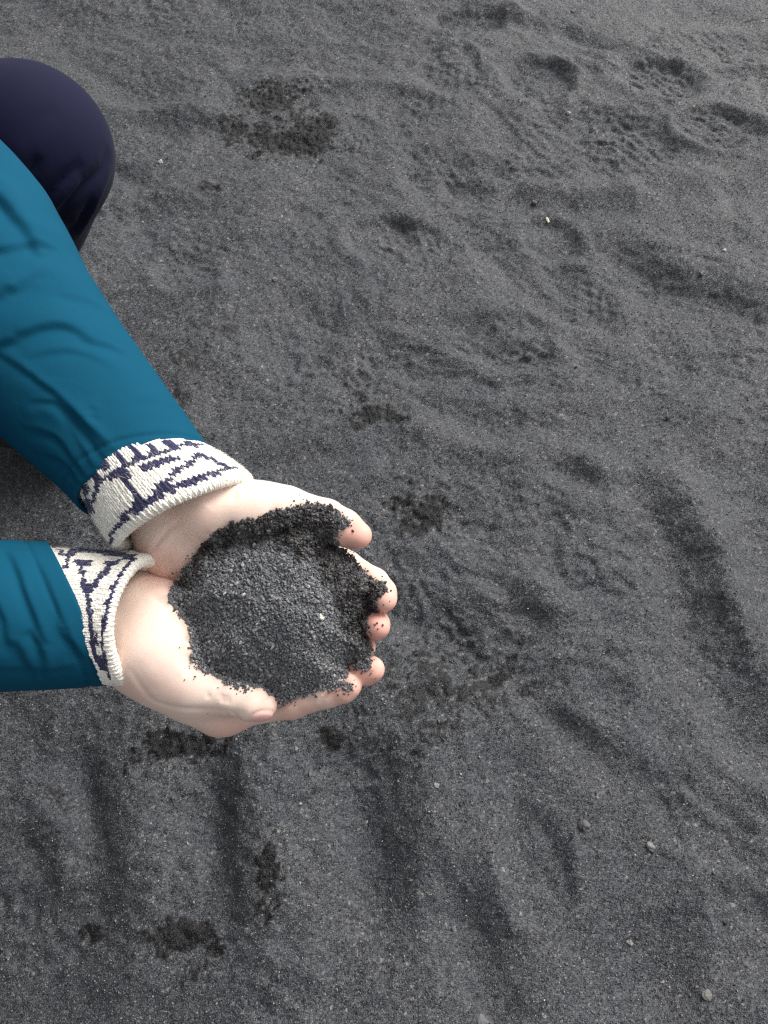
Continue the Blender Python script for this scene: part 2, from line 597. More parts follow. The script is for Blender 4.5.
# ridges (+) and troughs (-): traced line, height and half width in mm
STROKES = [
    ([(672, 440), (696, 500), (718, 560), (740, 620), (830, 720)], 12, 34), ([(640, 480), (655, 530), (678, 600), (700, 665), (800, 790)], -9, 34),
    ([(765, 430), (775, 560), (790, 620)], -6, 45),
    ([(480, 570), (515, 600), (560, 632)], -5, 15), ([(500, 555), (545, 592), (585, 610)], 5, 20),
    ([(440, 520), (470, 555), (490, 590)], 3, 20),
    ([(520, 690), (575, 752), (640, 785)], -6, 20), ([(560, 690), (610, 745), (680, 765)], 5, 24),
    ([(240, 735), (241, 840), (238, 935)], 13, 42), ([(196, 735), (202, 840), (208, 930)], -12, 32),
    ([(125, 740), (118, 880), (108, 1010)], 10, 40), ([(72, 725), (78, 800), (82, 870)], -9, 26),
    ([(25, 740), (35, 850), (30, 940)], 7, 35), ([(10, 830), (20, 900)], -7, 30),
    ([(350, 745), (360, 840), (350, 930)], -12, 46), ([(290, 750), (298, 870), (285, 1000)], 5, 35),
    ([(440, 760), (430, 850), (440, 900)], 6, 38), ([(415, 850), (452, 905), (490, 985)], -9, 30),
    ([(480, 850), (520, 920), (560, 1000)], 6, 36), ([(640, 900), (650, 1010)], -6, 40), ([(700, 860), (730, 1000)], 6, 40),
    # upper part
    ([(245, 72), (330, 82), (430, 90)], 7, 30), ([(200, 85), (270, 92)], -5, 30),
    ([(105, 114), (180, 112), (245, 118)], 7, 26), ([(110, 92), (180, 90)], -5, 26),
    ([(110, 205), (160, 194), (215, 186)], 5, 20), ([(120, 218), (165, 214)], -4, 20), ([(105, 160), (150, 185)], -4, 20),
    ([(505, 180), (570, 190), (640, 188)], 8, 26), ([(500, 168), (560, 178)], -6, 16), ([(560, 212), (640, 205)], -7, 30),
    ([(640, 235), (700, 265), (790, 285)], 8, 40), ([(610, 240), (680, 288), (780, 318)], -6, 34),
    ([(690, 185), (730, 178), (790, 150)], 7, 26), ([(560, 25), (620, 50)], -6, 24), ([(575, 40), (620, 65), (650, 58)], 6, 22),
    ([(420, 10), (480, 30)], -5, 30), ([(500, 10), (540, 20)], 6, 30), ([(720, 55), (740, 68), (790, 62)], 6, 16), ([(710, 42), (725, 60)], -5, 12),
    ([(385, 215), (410, 240)], -5, 18), ([(395, 195), (440, 230)], 4, 22),
    ([(400, 330), (480, 370), (540, 430)], 4, 36), ([(540, 310), (600, 370), (640, 400)], -4, 14), ([(690, 310), (730, 330)], -4, 16),
    ([(545, 460), (610, 485)], -6, 22), ([(560, 440), (640, 470)], 4, 26), ([(620, 340), (690, 400)], 3, 26),
    ([(600, 620), (650, 650), (668, 700)], -4, 12), ([(440, 600), (450, 640)], -3, 25), ([(420, 575), (448, 592)], 3, 18),
]
for poly, A, w in STROKES:
    G = np.array([gnd(*p) for p in smooth_line(poly, 6)])
    lo, hi = G.min(0) - w * .0032, G.max(0) + w * .0032
    i0, i1 = np.searchsorted(GX, (lo[0], hi[0])); j0, j1 = np.searchsorted(GY, (lo[1], hi[1]))
    if i1 - i0 < 2 or j1 - j0 < 2:
        continue
    sl = (slice(i0, i1), slice(j0, j1))
    ww = (w + (4 if w < 19 else 0)) * .001 * (1 + .2 * noise2(X[sl] * 14 + A, Y[sl] * 14))
    d, t = seg_dist(wx[sl] * .35 + X[sl] * .65, wy[sl] * .35 + Y[sl] * .65, G)
    H[sl] += A * (.0011 if w < 19 else .0016 if w < 26 else .00175) * np.exp(-(d / ww) ** 2) * np.sqrt(np.clip(np.sin(np.pi * np.clip(t, .03, .97)), 0, 1))

# shoe prints: centre, half axes (picture units), turn, depth mm, tread mm, lug pitch mm
PRINTS = [
    (440, 72, 42, 24, -10, 9, 4, 22), (530, 82, 40, 26, 5, 12, 3, 24), (652, 76, 48, 24, 12, 16, 5, 22), (712, 132, 48, 22, 8, 15, 5, 20),
    (575, 150, 115, 48, 8, 8, 6, 24), (497, 332, 52, 30, -12, 12, 9, 24), (562, 240, 40, 24, 20, 10, 2, 22), (590, 548, 80, 50, 35, 5, 4, 26),
    (475, 175, 45, 26, 0, 7, 2, 20), (385, 245, 42, 26, 20, 8, 4, 22), (345, 60, 48, 20, 5, 6, 3, 24), (575, 290, 50, 24, -15, 5, 4, 20),
    (535, 860, 45, 50, 10, 6, 4, 22), (705, 825, 60, 45, 40, 5, 4, 24), (640, 355, 50, 36, 30, 4, 3, 22), (740, 940, 40, 60, 10, 5, 4, 26),
    (745, 45, 45, 22, 0, 8, 4, 20), (430, 170, 45, 25, 10, 5, 3, 24), (190, 270, 40, 26, 10, 8, 3, 22), (175, 235, 60, 35, 0, 4, 3, 22),
    (470, 400, 60, 40, 30, 4, 2.5, 24), (700, 640, 60, 40, 50, 4, 2, 24), (470, 25, 40, 14, 0, 7, 3, 22), (590, 700, 60, 35, 30, 3, 2.5, 22),
    (330, 200, 50, 30, 0, 4, 3, 24), (300, 330, 60, 40, 20, 4, 2.5, 22), (390, 110, 40, 20, 0, 6, 3, 22),
]
pr = np.random.default_rng(5)
for _k in range(46):           # fainter, older prints that overlap
    py_ = pr.uniform(10, 700); px_ = pr.uniform(110 + .3 * py_, 790)
    if px_ > 590 and py_ > 420:
        continue
    sc_ = .62 + py_ / 900
    PRINTS.append((px_, py_, 78 * sc_, 34 * sc_ * pr.uniform(.8, 1.1), pr.uniform(-50, 70), pr.uniform(2, 5), pr.uniform(1.6, 3.2), pr.uniform(18, 26)))
for cx, cy, a, b, rot, dep, trd, pit in PRINTS:
    c = gnd(cx, cy)
    ex, ey = gnd(cx + 1, cy) - c, gnd(cx, cy + 1) - c
    sx, sy = abs(ex[0]), abs(ey[1])
    R = max(a * sx, b * sy) * 1.5
    i0, i1 = np.searchsorted(GX, (c[0] - R, c[0] + R)); j0, j1 = np.searchsorted(GY, (c[1] - R, c[1] + R))
    sl = (slice(i0, i1), slice(j0, j1))
    if i1 - i0 < 2 or j1 - j0 < 2:
        continue
    dx, dy = (wx[sl] - .5 * (wx[sl] - X[sl]) - c[0]), -(wy[sl] - .5 * (wy[sl] - Y[sl]) - c[1])
    r_ = math.radians(rot)
    u, v = dx * math.cos(r_) + dy * math.sin(r_), -dx * math.sin(r_) + dy * math.cos(r_)
    rr = np.sqrt((u / (a * sx)) ** 2 + (v / (b * sy)) ** 2) + .14 * noise2(X[sl] * 26 + cx, Y[sl] * 26)
    mk = 1 - sstep(.62, 1.0, rr)
    rim = np.exp(-((rr - 1.08) / .16) ** 2)
    k = 2 * math.pi / (pit * .001)
    ph = 1.4 * noise2(X[sl] * 30, Y[sl] * 30 + cx)
    lug = noise2(u * k * .17 + .5 * ph + cx, v * k * .40 + .5 * ph + cy) + .55 * np.sin(u * k * .9 + 1.3 * ph) * np.sin(v * k * .85 + ph * 1.1)
    lug = sstep(-.75, .8, lug) * (.45 + .55 * sstep(-.4, .4, noise2(X[sl] * 18 + cy, Y[sl] * 18 + cx)))
    H[sl] += .001 * (-dep * mk * (.75 + .25 * mk) + .22 * dep * rim + .85 * trd * mk * lug)

# damp, freshly turned sand, and shade painted into one print: centre, half axes, strength
DAMP = [(268, 98, 24, 11, 1), (298, 140, 42, 12, 1), (268, 138, 26, 13, 1), (238, 126, 16, 6, .9), (322, 130, 20, 11, 1), (300, 112, 14, 10, .8),
        (213, 190, 12, 5, .8), (365, 392, 9, 6, .9), (372, 412, 26, 8, .9), (358, 424, 8, 9, .8), (398, 415, 12, 5, .9), (422, 508, 26, 17, 1),
        (420, 495, 40, 30, .45), (440, 685, 64, 44, .66), (452, 688, 20, 12, .75), (498, 677, 7, 6, 1), (160, 740, 36, 15, 1), (180, 938, 26, 32, .85),
        (268, 860, 10, 38, .9), (335, 735, 15, 11, .95), (75, 933, 14, 10, .9), (195, 372, 36, 24, .55), (215, 322, 30, 18, .45), (188, 400, 24, 14, .5),
        (100, 740, 30, 14, .4), (655, 76, 20, 7, .45), (20, 790, 20, 14, .5), (765, 640, 20, 30, .3), (335, 655, 20, 60, .5), (130, 185, 14, 16, .2)]  # the entry inside the top right shoe print colours in its shaded wall
DP = np.zeros_like(H)
for cx, cy, a, b, st in DAMP:
    c = gnd(cx, cy)
    sx, sy = abs((gnd(cx + 1, cy) - c)[0]), abs((gnd(cx, cy + 1) - c)[1])
    R = max(a * sx, b * sy) * 2
    i0, i1 = np.searchsorted(GX, (c[0] - R, c[0] + R)); j0, j1 = np.searchsorted(GY, (c[1] - R, c[1] + R))
    sl = (slice(i0, i1), slice(j0, j1))
    rr = np.hypot((X[sl] - c[0]) / (a * sx), (Y[sl] - c[1]) / (b * sy))
    fq = .5 if st > .7 else .9
    val = st * 1.27 - .74 * rr + .5 * noise2(X[sl] * 44, Y[sl] * 44) + fq * (.8 * noise2(X[sl] * 130, Y[sl] * 130) + .7 * noise2(X[sl] * 260, Y[sl] * 260))
    DP[sl] = np.maximum(DP[sl], sstep(.30, .52, val) * min(1, st + .1))
H += DP * (.0016 * noise2(X * 130, Y * 130) + .0016 * noise2(X * 260, Y * 260) + .0004).astype(np.float32)
core = (np.abs(X) < .9) & (Y > -.2) & (Y < 1.8)
H += np.where(core, (.00042 * rng.standard_normal(H.shape)).astype(np.float32), 0)
nx, ny = len(GX), len(GY)
ii, jj = np.meshgrid(np.arange(nx - 1), np.arange(ny - 1), indexing='ij')
v0 = (ii * ny + jj).ravel()
sand = mesh("sand", np.c_[X.ravel(), Y.ravel(), H.ravel()], np.c_[v0, v0 + ny, v0 + ny + 1, v0 + 1], M_SAND,
            attrs={'damp': ('FLOAT', DP.ravel())})
tag(sand, "dark grey volcanic beach sand with shoe prints and damp black patches", "sand", kind="structure")


def ground_z(x, y, arr=None):
    arr = H if arr is None else arr
    i = np.clip(np.searchsorted(GX, x) - 1, 0, nx - 2); j = np.clip(np.searchsorted(GY, y) - 1, 0, ny - 2)
    fx = (x - GX[i]) / (GX[i + 1] - GX[i]); fy = (y - GY[j]) / (GY[j + 1] - GY[j])
    return (arr[i, j] * (1 - fx) + arr[i + 1, j] * fx) * (1 - fy) + (arr[i, j + 1] * (1 - fx) + arr[i + 1, j + 1] * fx) * fy


def rand_rot(n):
    q = rng.standard_normal((n, 4)); q /= np.linalg.norm(q, axis=1, keepdims=True)
    w, x, y, z = q.T
    return np.stack([np.stack([1 - 2 * (y * y + z * z), 2 * (x * y - z * w), 2 * (x * z + y * w)], 1),
                     np.stack([2 * (x * y + z * w), 1 - 2 * (x * x + z * z), 2 * (y * z - x * w)], 1),
                     np.stack([2 * (x * z - y * w), 2 * (y * z + x * w), 1 - 2 * (x * x + y * y)], 1)], 1)


OCT_V = np.array([(1, 0, 0), (-1, 0, 0), (0, 1, 0), (0, -1, 0), (0, 0, 1), (0, 0, -1)], float)
OCT_F = np.array([(0, 2, 4), (2, 1, 4), (1, 3, 4), (3, 0, 4), (2, 0, 5), (1, 2, 5), (3, 1, 5), (0, 3, 5)])
g_ = (1 + 5 ** .5) / 2
ICO_V = nrm(np.array([(-1, g_, 0), (1, g_, 0), (-1, -g_, 0), (1, -g_, 0), (0, -1, g_), (0, 1, g_), (0, -1, -g_), (0, 1, -g_), (g_, 0, -1), (g_, 0, 1), (-g_, 0, -1), (-g_, 0, 1)]))
ICO_F = np.array([(0, 11, 5), (0, 5, 1), (0, 1, 7), (0, 7, 10), (0, 10, 11), (1, 5, 9), (5, 11, 4), (11, 10, 2), (10, 7, 6), (7, 1, 8), (3, 9, 4), (3, 4, 2), (3, 2, 6), (3, 6, 8), (3, 8, 9), (4, 9, 5), (2, 4, 11), (6, 2, 10), (8, 6, 7), (9, 8, 1)])


def grains(pos, size, BV, BF, flat=(1.0, .78, .6)):
    n = len(pos)
    shp = BV[None] * (1 + .28 * rng.standard_normal((n, len(BV), 1)).clip(-1.2, 1.2)) * (np.array(flat) * (1 + .15 * rng.standard_normal((n, 1, 3))).clip(.6, 1.4))
    V = np.einsum('nij,nkj->nki', rand_rot(n), shp * size[:, None, None]) + pos[:, None]
    Fc = BF[None] + (np.arange(n) * len(BV))[:, None, None]
    return V.reshape(-1, 3), Fc.reshape(-1, 3)


def frustum_xy(n, lo=-60, hi=1090):
    px, py = rng.uniform(-60, 828, n), rng.uniform(lo, hi, n)
    r = RT * ((px - 384) / F)[:, None] + UP * (-(py - 512) / F)[:, None] + FW
    t = -CAM_Z / r[:, 2]
    return r[:, 0] * t, r[:, 1] * t, t


N_GR = 240000
gx, gy, gt = frustum_xy(N_GR)
gs = .00062 * np.exp(.36 * rng.standard_normal(N_GR)) * (1 + 1.2 * (rng.random(N_GR) < .012))
gz = ground_z(gx, gy) + gs * .25
gd = ground_z(gx, gy, DP)
V_, F_ = grains(np.c_[gx, gy, gz], gs, OCT_V, OCT_F)
tag(mesh("loose_grains", V_, F_, M_GRAIN, smooth=False, attrs={'damp': ('FLOAT', np.repeat(gd, 6))}),
    "loose coarse grey grains strewn over the black sand", "sand grains", kind="stuff")
# ------------------------------------------------------------------ the person: hands and body
def px_r(r, h=0.0):
    return r / K0 * (1 - h / K0 / D0)


def build_hand(palm, fingers, ells=(), voxel=.00125, arm=None):
    pts = np.array([hp(*p[:3]) for p in palm['pts']])
    allp = np.vstack([pts] + [np.array([hp(*q[:3]) for q in f[0]]) for f in fingers])
    f = Field(allp.min(0) - .034, allp.max(0) + .034, voxel)
    P = palm['pts']
    for a, b, k in palm['links']:
        f.cone(hp(*P[a][:3]), hp(*P[b][:3]), px_r(P[a][3]), px_r(P[b][3]), px_r(k))
    for c, r, ax, k in ells:
        f.ell(hp(*c), ax, [px_r(q) for q in r], px_r(k))
    base = f.d.copy()
    res = base.copy()
    for joints, kb in fingers:
        q = np.array([hp(*j[:3]) for j in joints])
        sl, d = f.chain(q, [px_r(j[3]) for j in joints], px_r(5), px_r(kb))
        res[sl] = np.minimum(res[sl], f.smin(base[sl], d, px_r(kb)))
    f.d = res
    return f


AXW = np.array([RT, -UP, -FW])          # across, down, towards the viewer


def rot_ax(deg):
    c, s_ = math.cos(math.radians(deg)), math.sin(math.radians(deg))
    return np.array([AXW[0] * c + AXW[1] * s_, -AXW[0] * s_ + AXW[1] * c, AXW[2]])


# hand of the far arm (thumb along the upper edge)
L_PALM = dict(pts=[(118, 425, -20, 36), (160, 500, -24, 36), (190, 512, -16, 33),      # 0-2 forearm, wrist
                   (176, 535, -30, 34), (214, 508, -2, 30),                             # 3 heel, 4 thumb base
                   (262, 515, 2, 27), (284, 540, -36, 25), (282, 568, -48, 23), (270, 594, -56, 22), (252, 612, -62, 20),
                   (205, 545, -36, 34), (232, 520, -10, 32)],
              links=[(0, 1, 10), (0, 2, 10), (1, 3, 20), (2, 4, 20), (4, 5, 16), (3, 6, 16), (3, 7, 16), (3, 8, 16), (3, 9, 16), (4, 6, 20), (10, 6, 20), (11, 5, 18), (10, 8, 18)])
L_FING = [([(250, 513, 2, 28), (288, 511, 8, 23.5), (326, 519, 13, 19), (344, 528, 17, 18), (358, 535.5, 18, 13.5)], 12),
          ([(284, 540, -36, 24), (344, 568, -30, 18.5), (373, 584, -8, 16), (381, 594, 2, 15.5), (384.5, 600, 8, 12)], 12),
          ([(282, 568, -48, 22), (340, 600, -48, 18), (365, 618, -22, 15), (375, 625, -2, 14.5), (377.5, 627, 6, 12)], 10),
          ([(270, 594, -56, 20), (328, 626, -62, 17), (354, 642, -36, 14), (363, 647, -14, 12), (365, 648, -6, 10)], 10),
          ([(252, 612, -62, 18), (298, 640, -72, 15), (322, 648, -62, 13), (338, 650, -48, 11)], 10)]
# hand of the near arm (thumb along the lower edge)
R_PALM = dict(pts=[(40, 616, -24, 36), (118, 612, -28, 33), (124, 641, -24, 31), (150, 608, -34, 31), (160, 652, -8, 37),
                   (186, 680, -2, 29), (222, 703, -34, 29), (236, 680, -52, 25), (240, 654, -70, 23), (234, 630, -84, 20), (148, 674, -34, 19), (168, 618, -28, 34), (146, 658, -15, 25), (188, 694, -14, 18)],
              links=[(0, 1, 10), (0, 2, 10), (1, 3, 20), (2, 4, 30), (4, 5, 26), (2, 10, 30), (10, 6, 30), (4, 6, 22), (3, 7, 20), (3, 8, 20), (3, 9, 20), (11, 8, 20), (4, 7, 20), (11, 4, 26), (11, 9, 18), (12, 13, 24)])
R_FING = [([(172, 668, -4, 34), (196, 685, 4, 23), (232, 696, 9, 18.5), (252, 702, 11, 18.5), (262, 705.5, 10, 15)], 18),
          ([(222, 703, -34, 28), (292, 699, -18, 19.5), (328, 691, -2, 16), (344, 687, 3, 15), (350, 684.5, 5, 12)], 12),
          ([(236, 680, -52, 23), (312, 672, -46, 18), (349, 671, -18, 15.5), (367, 670, -2, 14.5), (372.5, 669, 2, 12)], 10),
          ([(240, 654, -70, 20), (310, 652, -96, 16), (344, 655, -76, 14), (354, 655, -58, 12)], 10),
          ([(234, 630, -84, 17), (296, 628, -116, 14), (326, 632, -104, 12.5), (346, 634, -90, 11)], 10)]
SK = Parts()
PK, NAILS = [], []
fl = build_hand(L_PALM, L_FING, ells=[((250, 510, 0), (52, 25, 30), rot_ax(3), 12), ((165, 556, -26), (26, 20, 20), rot_ax(50), 14)])
Vl, Ql = fl.surface()
fr = build_hand(R_PALM, R_FING, ells=[((168, 640, -6), (34, 46, 30), rot_ax(-18), 22), ((138, 600, -22), (24, 26, 26), rot_ax(0), 14)])
nail_c = hp(259, 711, 19)
Vr, Qr = fr.surface()


def hand_finish(V, Q, creases, tips, nail=None):
    N = vnormals(V, Q)
    for poly, w, dpt in creases:
        V = crease(V, N, poly, w, dpt * 1.8)
    V = V + N * (.00018 * noise3(V, 60))[:, None]
    pink = np.zeros(len(V))
    for px, py, h, r, st in tips:
        pink = np.maximum(pink, st * (1 - sstep(.35, 1.0, np.linalg.norm(V - hp(px, py, h), axis=1) / px_r(r))))
    nl = np.zeros(len(V))
    if nail is not None:
        c, ax, r = nail
        q = (V - c) @ ax.T / np.array(r)
        e = np.sqrt((q ** 2).sum(1))
        nl = 1 - sstep(.85, 1.0, e)
        V = V + N * (nl * .0003)[:, None] - N * (np.exp(-((e - 1.1) / .12) ** 2) * .0005)[:, None]
    return V, pink, nl


OUT = [(168, 597), (172, 588), (181, 576), (190, 560), (202, 545), (214, 533), (232, 524), (252, 519), (272, 513), (292, 507), (312, 503), (328, 505), (338, 512), (345, 519), (350, 522),
       (347, 527), (337, 530), (337, 540), (344, 548), (354, 556), (362, 568), (370, 577), (384, 584), (387, 591), (381, 597), (376, 599), (378, 611), (371, 613), (366, 622), (368, 635), (373, 652), (370, 661), (371, 671),
       (360, 671), (352, 662), (345, 664), (349, 673), (342, 678), (352, 686), (346, 690), (338, 686), (322, 691), (306, 696), (290, 702), (280, 706), (274, 697), (266, 690), (254, 687), (240, 687), (226, 682), (210, 674), (199, 668), (190, 660), (191, 648), (190, 634), (183, 618), (174, 606)]
DAMP_H = [(176, 580), (205, 535), (250, 510), (330, 495), (352, 522), (336, 532), (340, 546), (365, 566), (392, 590), (380, 640), (378, 660), (356, 664), (346, 640), (340, 610), (330, 585), (312, 560), (290, 548), (262, 540), (232, 546), (208, 562), (192, 588)]


def dust_of(V):
    px, py, _ = proj(V)
    d = np.abs(in_poly(px, py, OUT))
    return np.clip(np.exp(-d / 5.0) * (.55 + .9 * noise3(V, 260) + .5 * noise3(V, 600)), 0, 1)


L_CR = [([(146, 556), (160, 540), (178, 522)], .0016, .0007), ([(160, 574), (170, 556), (186, 538)], .002, .0006),
        ([(205, 500), (222, 492), (240, 490)], .004, .0006), ([(312, 500), (318, 510), (320, 520)], .0012, .0005), ([(318, 502), (323, 511), (325, 520)], .0011, .0004),
        ([(366, 578), (372, 574), (378, 570)], .001, .0005)]
R_CR = [([(124, 668), (138, 690), (157, 708), (200, 714), (250, 717)], .0022, .0004), ([(150, 588), (168, 604), (176, 622)], .0016, .0003), ([(196, 672), (190, 660), (184, 645)], .003, .0006),
        ([(216, 704), (219, 697), (218, 688)], .0012, .0005), ([(210, 704), (213, 696), (212, 688)], .0011, .0004), ([(222, 706), (224, 699), (223, 690)], .0011, .0004),
        ([(128, 660), (140, 682), (152, 697)], .004, .0002), ([(230, 716), (236, 722), (238, 730)], .001, .0004), ([(224, 716), (229, 723), (230, 732)], .001, .0004),
        ([(316, 708), (320, 700), (318, 694)], .001, .0005), ([(280, 712), (284, 706), (284, 700)], .001, .0004)]
# thumb nail: a curved plate on the outer side of the near thumb
nail_ax = np.array([nrm(hp(272, 713, 12) - hp(246, 705, 14)), [0, 0, 0], [0, 0, 0]], float)
nn_ = nrm(hp(256, 728, 14) - hp(258, 704, 10)); nn_ = nrm(nn_ - nail_ax[0] * (nn_ @ nail_ax[0]))
nail_ax[2] = nn_; nail_ax[1] = np.cross(nn_, nail_ax[0])
nail_pt = hp(259, 714, 17)
Vl, pl, nl_ = hand_finish(Vl, Ql, L_CR, [(362, 538, 22, 40, .75), (385, 600, 8, 36, .7), (378, 627, 6, 34, .85), (365, 648, -4, 26, .8), (380, 575, 0, 40, .25), (170, 568, -10, 46, .38), (340, 505, 10, 40, .25)])
Vr, pr, nr_ = hand_finish(Vr, Qr, R_CR, [(264, 704, 10, 30, .4), (352, 684, 6, 46, .55), (374, 668, 2, 42, .75), (300, 710, -14, 50, .42), (232, 728, -30, 52, .45), (150, 702, -20, 40, .25), (160, 578, -10, 30, .25)],
                          nail=(nail_pt, nail_ax, (px_r(15), px_r(10), px_r(9))))
DUST = [dust_of(Vl), dust_of(Vr)]
BODY = Parts()
BODY.add(Vl, Ql); PK.append(pl); NAILS.append(nl_)
BODY.add(Vr, Qr); PK.append(pr); NAILS.append(nr_)

# joints of the crouching figure
LW, RW = at(145, 476, .472), at(75, 613, .462)
LE, RE = at(-98, 172, .50), np.array([-.41, .10, .60])
LS, RS = np.array([-.50, .47, .82]), np.array([-.55, .16, .82])
PEL, CHE, NECK = np.array([-.70, .32, .30]), np.array([-.57, .315, .70]), np.array([-.51, .315, .90])
LK, RK = np.array([-.302, .590, .500]), np.array([-.40, .10, .46])
LH, RH = np.array([-.66, .41, .30]), np.array([-.70, .22, .30])
LA, RA = np.array([-.545, .625, .12]), np.array([-.66, .10, .12])
fb = Field((-.86, -.02, .08), (-.02, .72, .98), .009)
for a, b, ra, rb in ((PEL, CHE, .11, .105), (CHE, NECK, .10, .05), (CHE, LS, .09, .055), (CHE, RS, .09, .055), (LS, LE, .036, .030), (RS, RE, .036, .030),
                     (LE, at(125, 440, .476), .030, .024), (RE, at(45, 615, .470), .030, .024), (PEL, LH, .10, .09), (PEL, RH, .10, .09), (LH, LK, .072, .048), (RH, RK, .072, .048), (LK, LA, .046, .03), (RK, RA, .046, .03)):
    fb.cone(a, b, ra, rb, .03)
Vb, Qb = fb.surface()
BODY.add(Vb, Qb); PK.append(np.zeros(len(Vb))); NAILS.append(np.zeros(len(Vb)))
HEAD = NECK + np.array([.055, 0, .165])
fh = Field(HEAD - .17, HEAD + .17, .004)
hx = np.eye(3)
fh.cone(NECK - np.array([0, 0, .01]), HEAD - np.array([.01, 0, .06]), .054, .052, .02)
fh.ell(HEAD + np.array([-.01, 0, .02]), hx, (.095, .076, .10), .02)
fh.ell(HEAD + np.array([.03, 0, -.045]), hx, (.062, .058, .07), .03)
fh.cone(HEAD + np.array([.082, 0, .012]), HEAD + np.array([.105, 0, -.028]), .009, .014, .014)      # nose
for s_ in (-1, 1):
    fh.ell(HEAD + np.array([.088, .032 * s_, .012]), hx, (.016, .017, .011), .012, cut=True)        # eye sockets
    fh.ell(HEAD + np.array([.070, .032 * s_, .010]), hx, (.012, .012, .012), .003)                  # eyes
    fh.ell(HEAD + np.array([-.005, .078 * s_, -.005]), hx, (.018, .009, .030), .006)                # ears
fh.cone(HEAD + np.array([.086, -.018, -.062]), HEAD + np.array([.086, .018, -.062]), .007, .007, .005)
fh.cone(HEAD + np.array([.084, -.014, -.074]), HEAD + np.array([.084, .014, -.074]), .008, .008, .005)
Vh, Qh = fh.surface()
BODY.add(Vh, Qh)
PK.append(.8 * np.exp(-(np.linalg.norm((Vh - HEAD - np.array([.09, 0, -.068])) / np.array([.02, .026, .014]), axis=1)) ** 2)); NAILS.append(np.zeros(len(Vh)))
VB, FB, _ = BODY.out()
person = mesh("person", VB, FB, M_SKIN, attrs={'pink': ('FLOAT', np.concatenate(PK)), 'nail': ('FLOAT', np.concatenate(NAILS)),
             'dust': ('FLOAT', np.r_[DUST[0], DUST[1], np.zeros(len(Vb) + len(Vh))])})
tag(person, "crouching person in a teal jacket holding out cupped hands full of black sand", "person")

# ------------------------------------------------------------------ clothes
CAMDIR = -FW


def frames(P):
    T = np.gradient(P, axis=0); T = nrm(T)
    E1 = nrm(CAMDIR - (T @ CAMDIR)[:, None] * T)
    E2 = np.cross(T, E1)
    return T, E1, E2


def loft(P, R1, R2, ncol, n_end=None, blend=None, N_start=None):
    """rings along P; R1 towards the viewer, R2 across; the last ring lies in the plane with normal n_end"""
    T, E1, E2 = frames(P)
    th = np.linspace(0, 2 * np.pi, ncol, endpoint=False)
    rad = R1[:, None, None] * np.cos(th)[None, :, None] * E1[:, None] + R2[:, None, None] * np.sin(th)[None, :, None] * E2[:, None]
    if n_end is not None:
        n_end = nrm(n_end)
        off = -(rad @ n_end) / (T @ n_end)[:, None] * blend[:, None]
        rad = rad + off[..., None] * T[:, None]
    return P[:, None] + rad, T, th


def tube_faces(nr, nc, close=True):
    i, j = np.meshgrid(np.arange(nr - 1), np.arange(nc), indexing='ij')
    a = (i * nc + j).ravel(); b = (i * nc + (j + 1) % nc).ravel()
    return np.c_[a, b, b + nc, a + nc]


def resample(P, n):
    L = np.r_[0, np.cumsum(np.linalg.norm(np.diff(P, axis=0), axis=1))]
    s = np.linspace(0, L[-1], n)
    return np.c_[[np.interp(s, L, P[:, k]) for k in range(3)]].T, s


def img_dir(dx, dy, dz):       # a direction given across / down the view and towards the viewer
    return nrm(RT * dx - UP * dy - FW * dz)


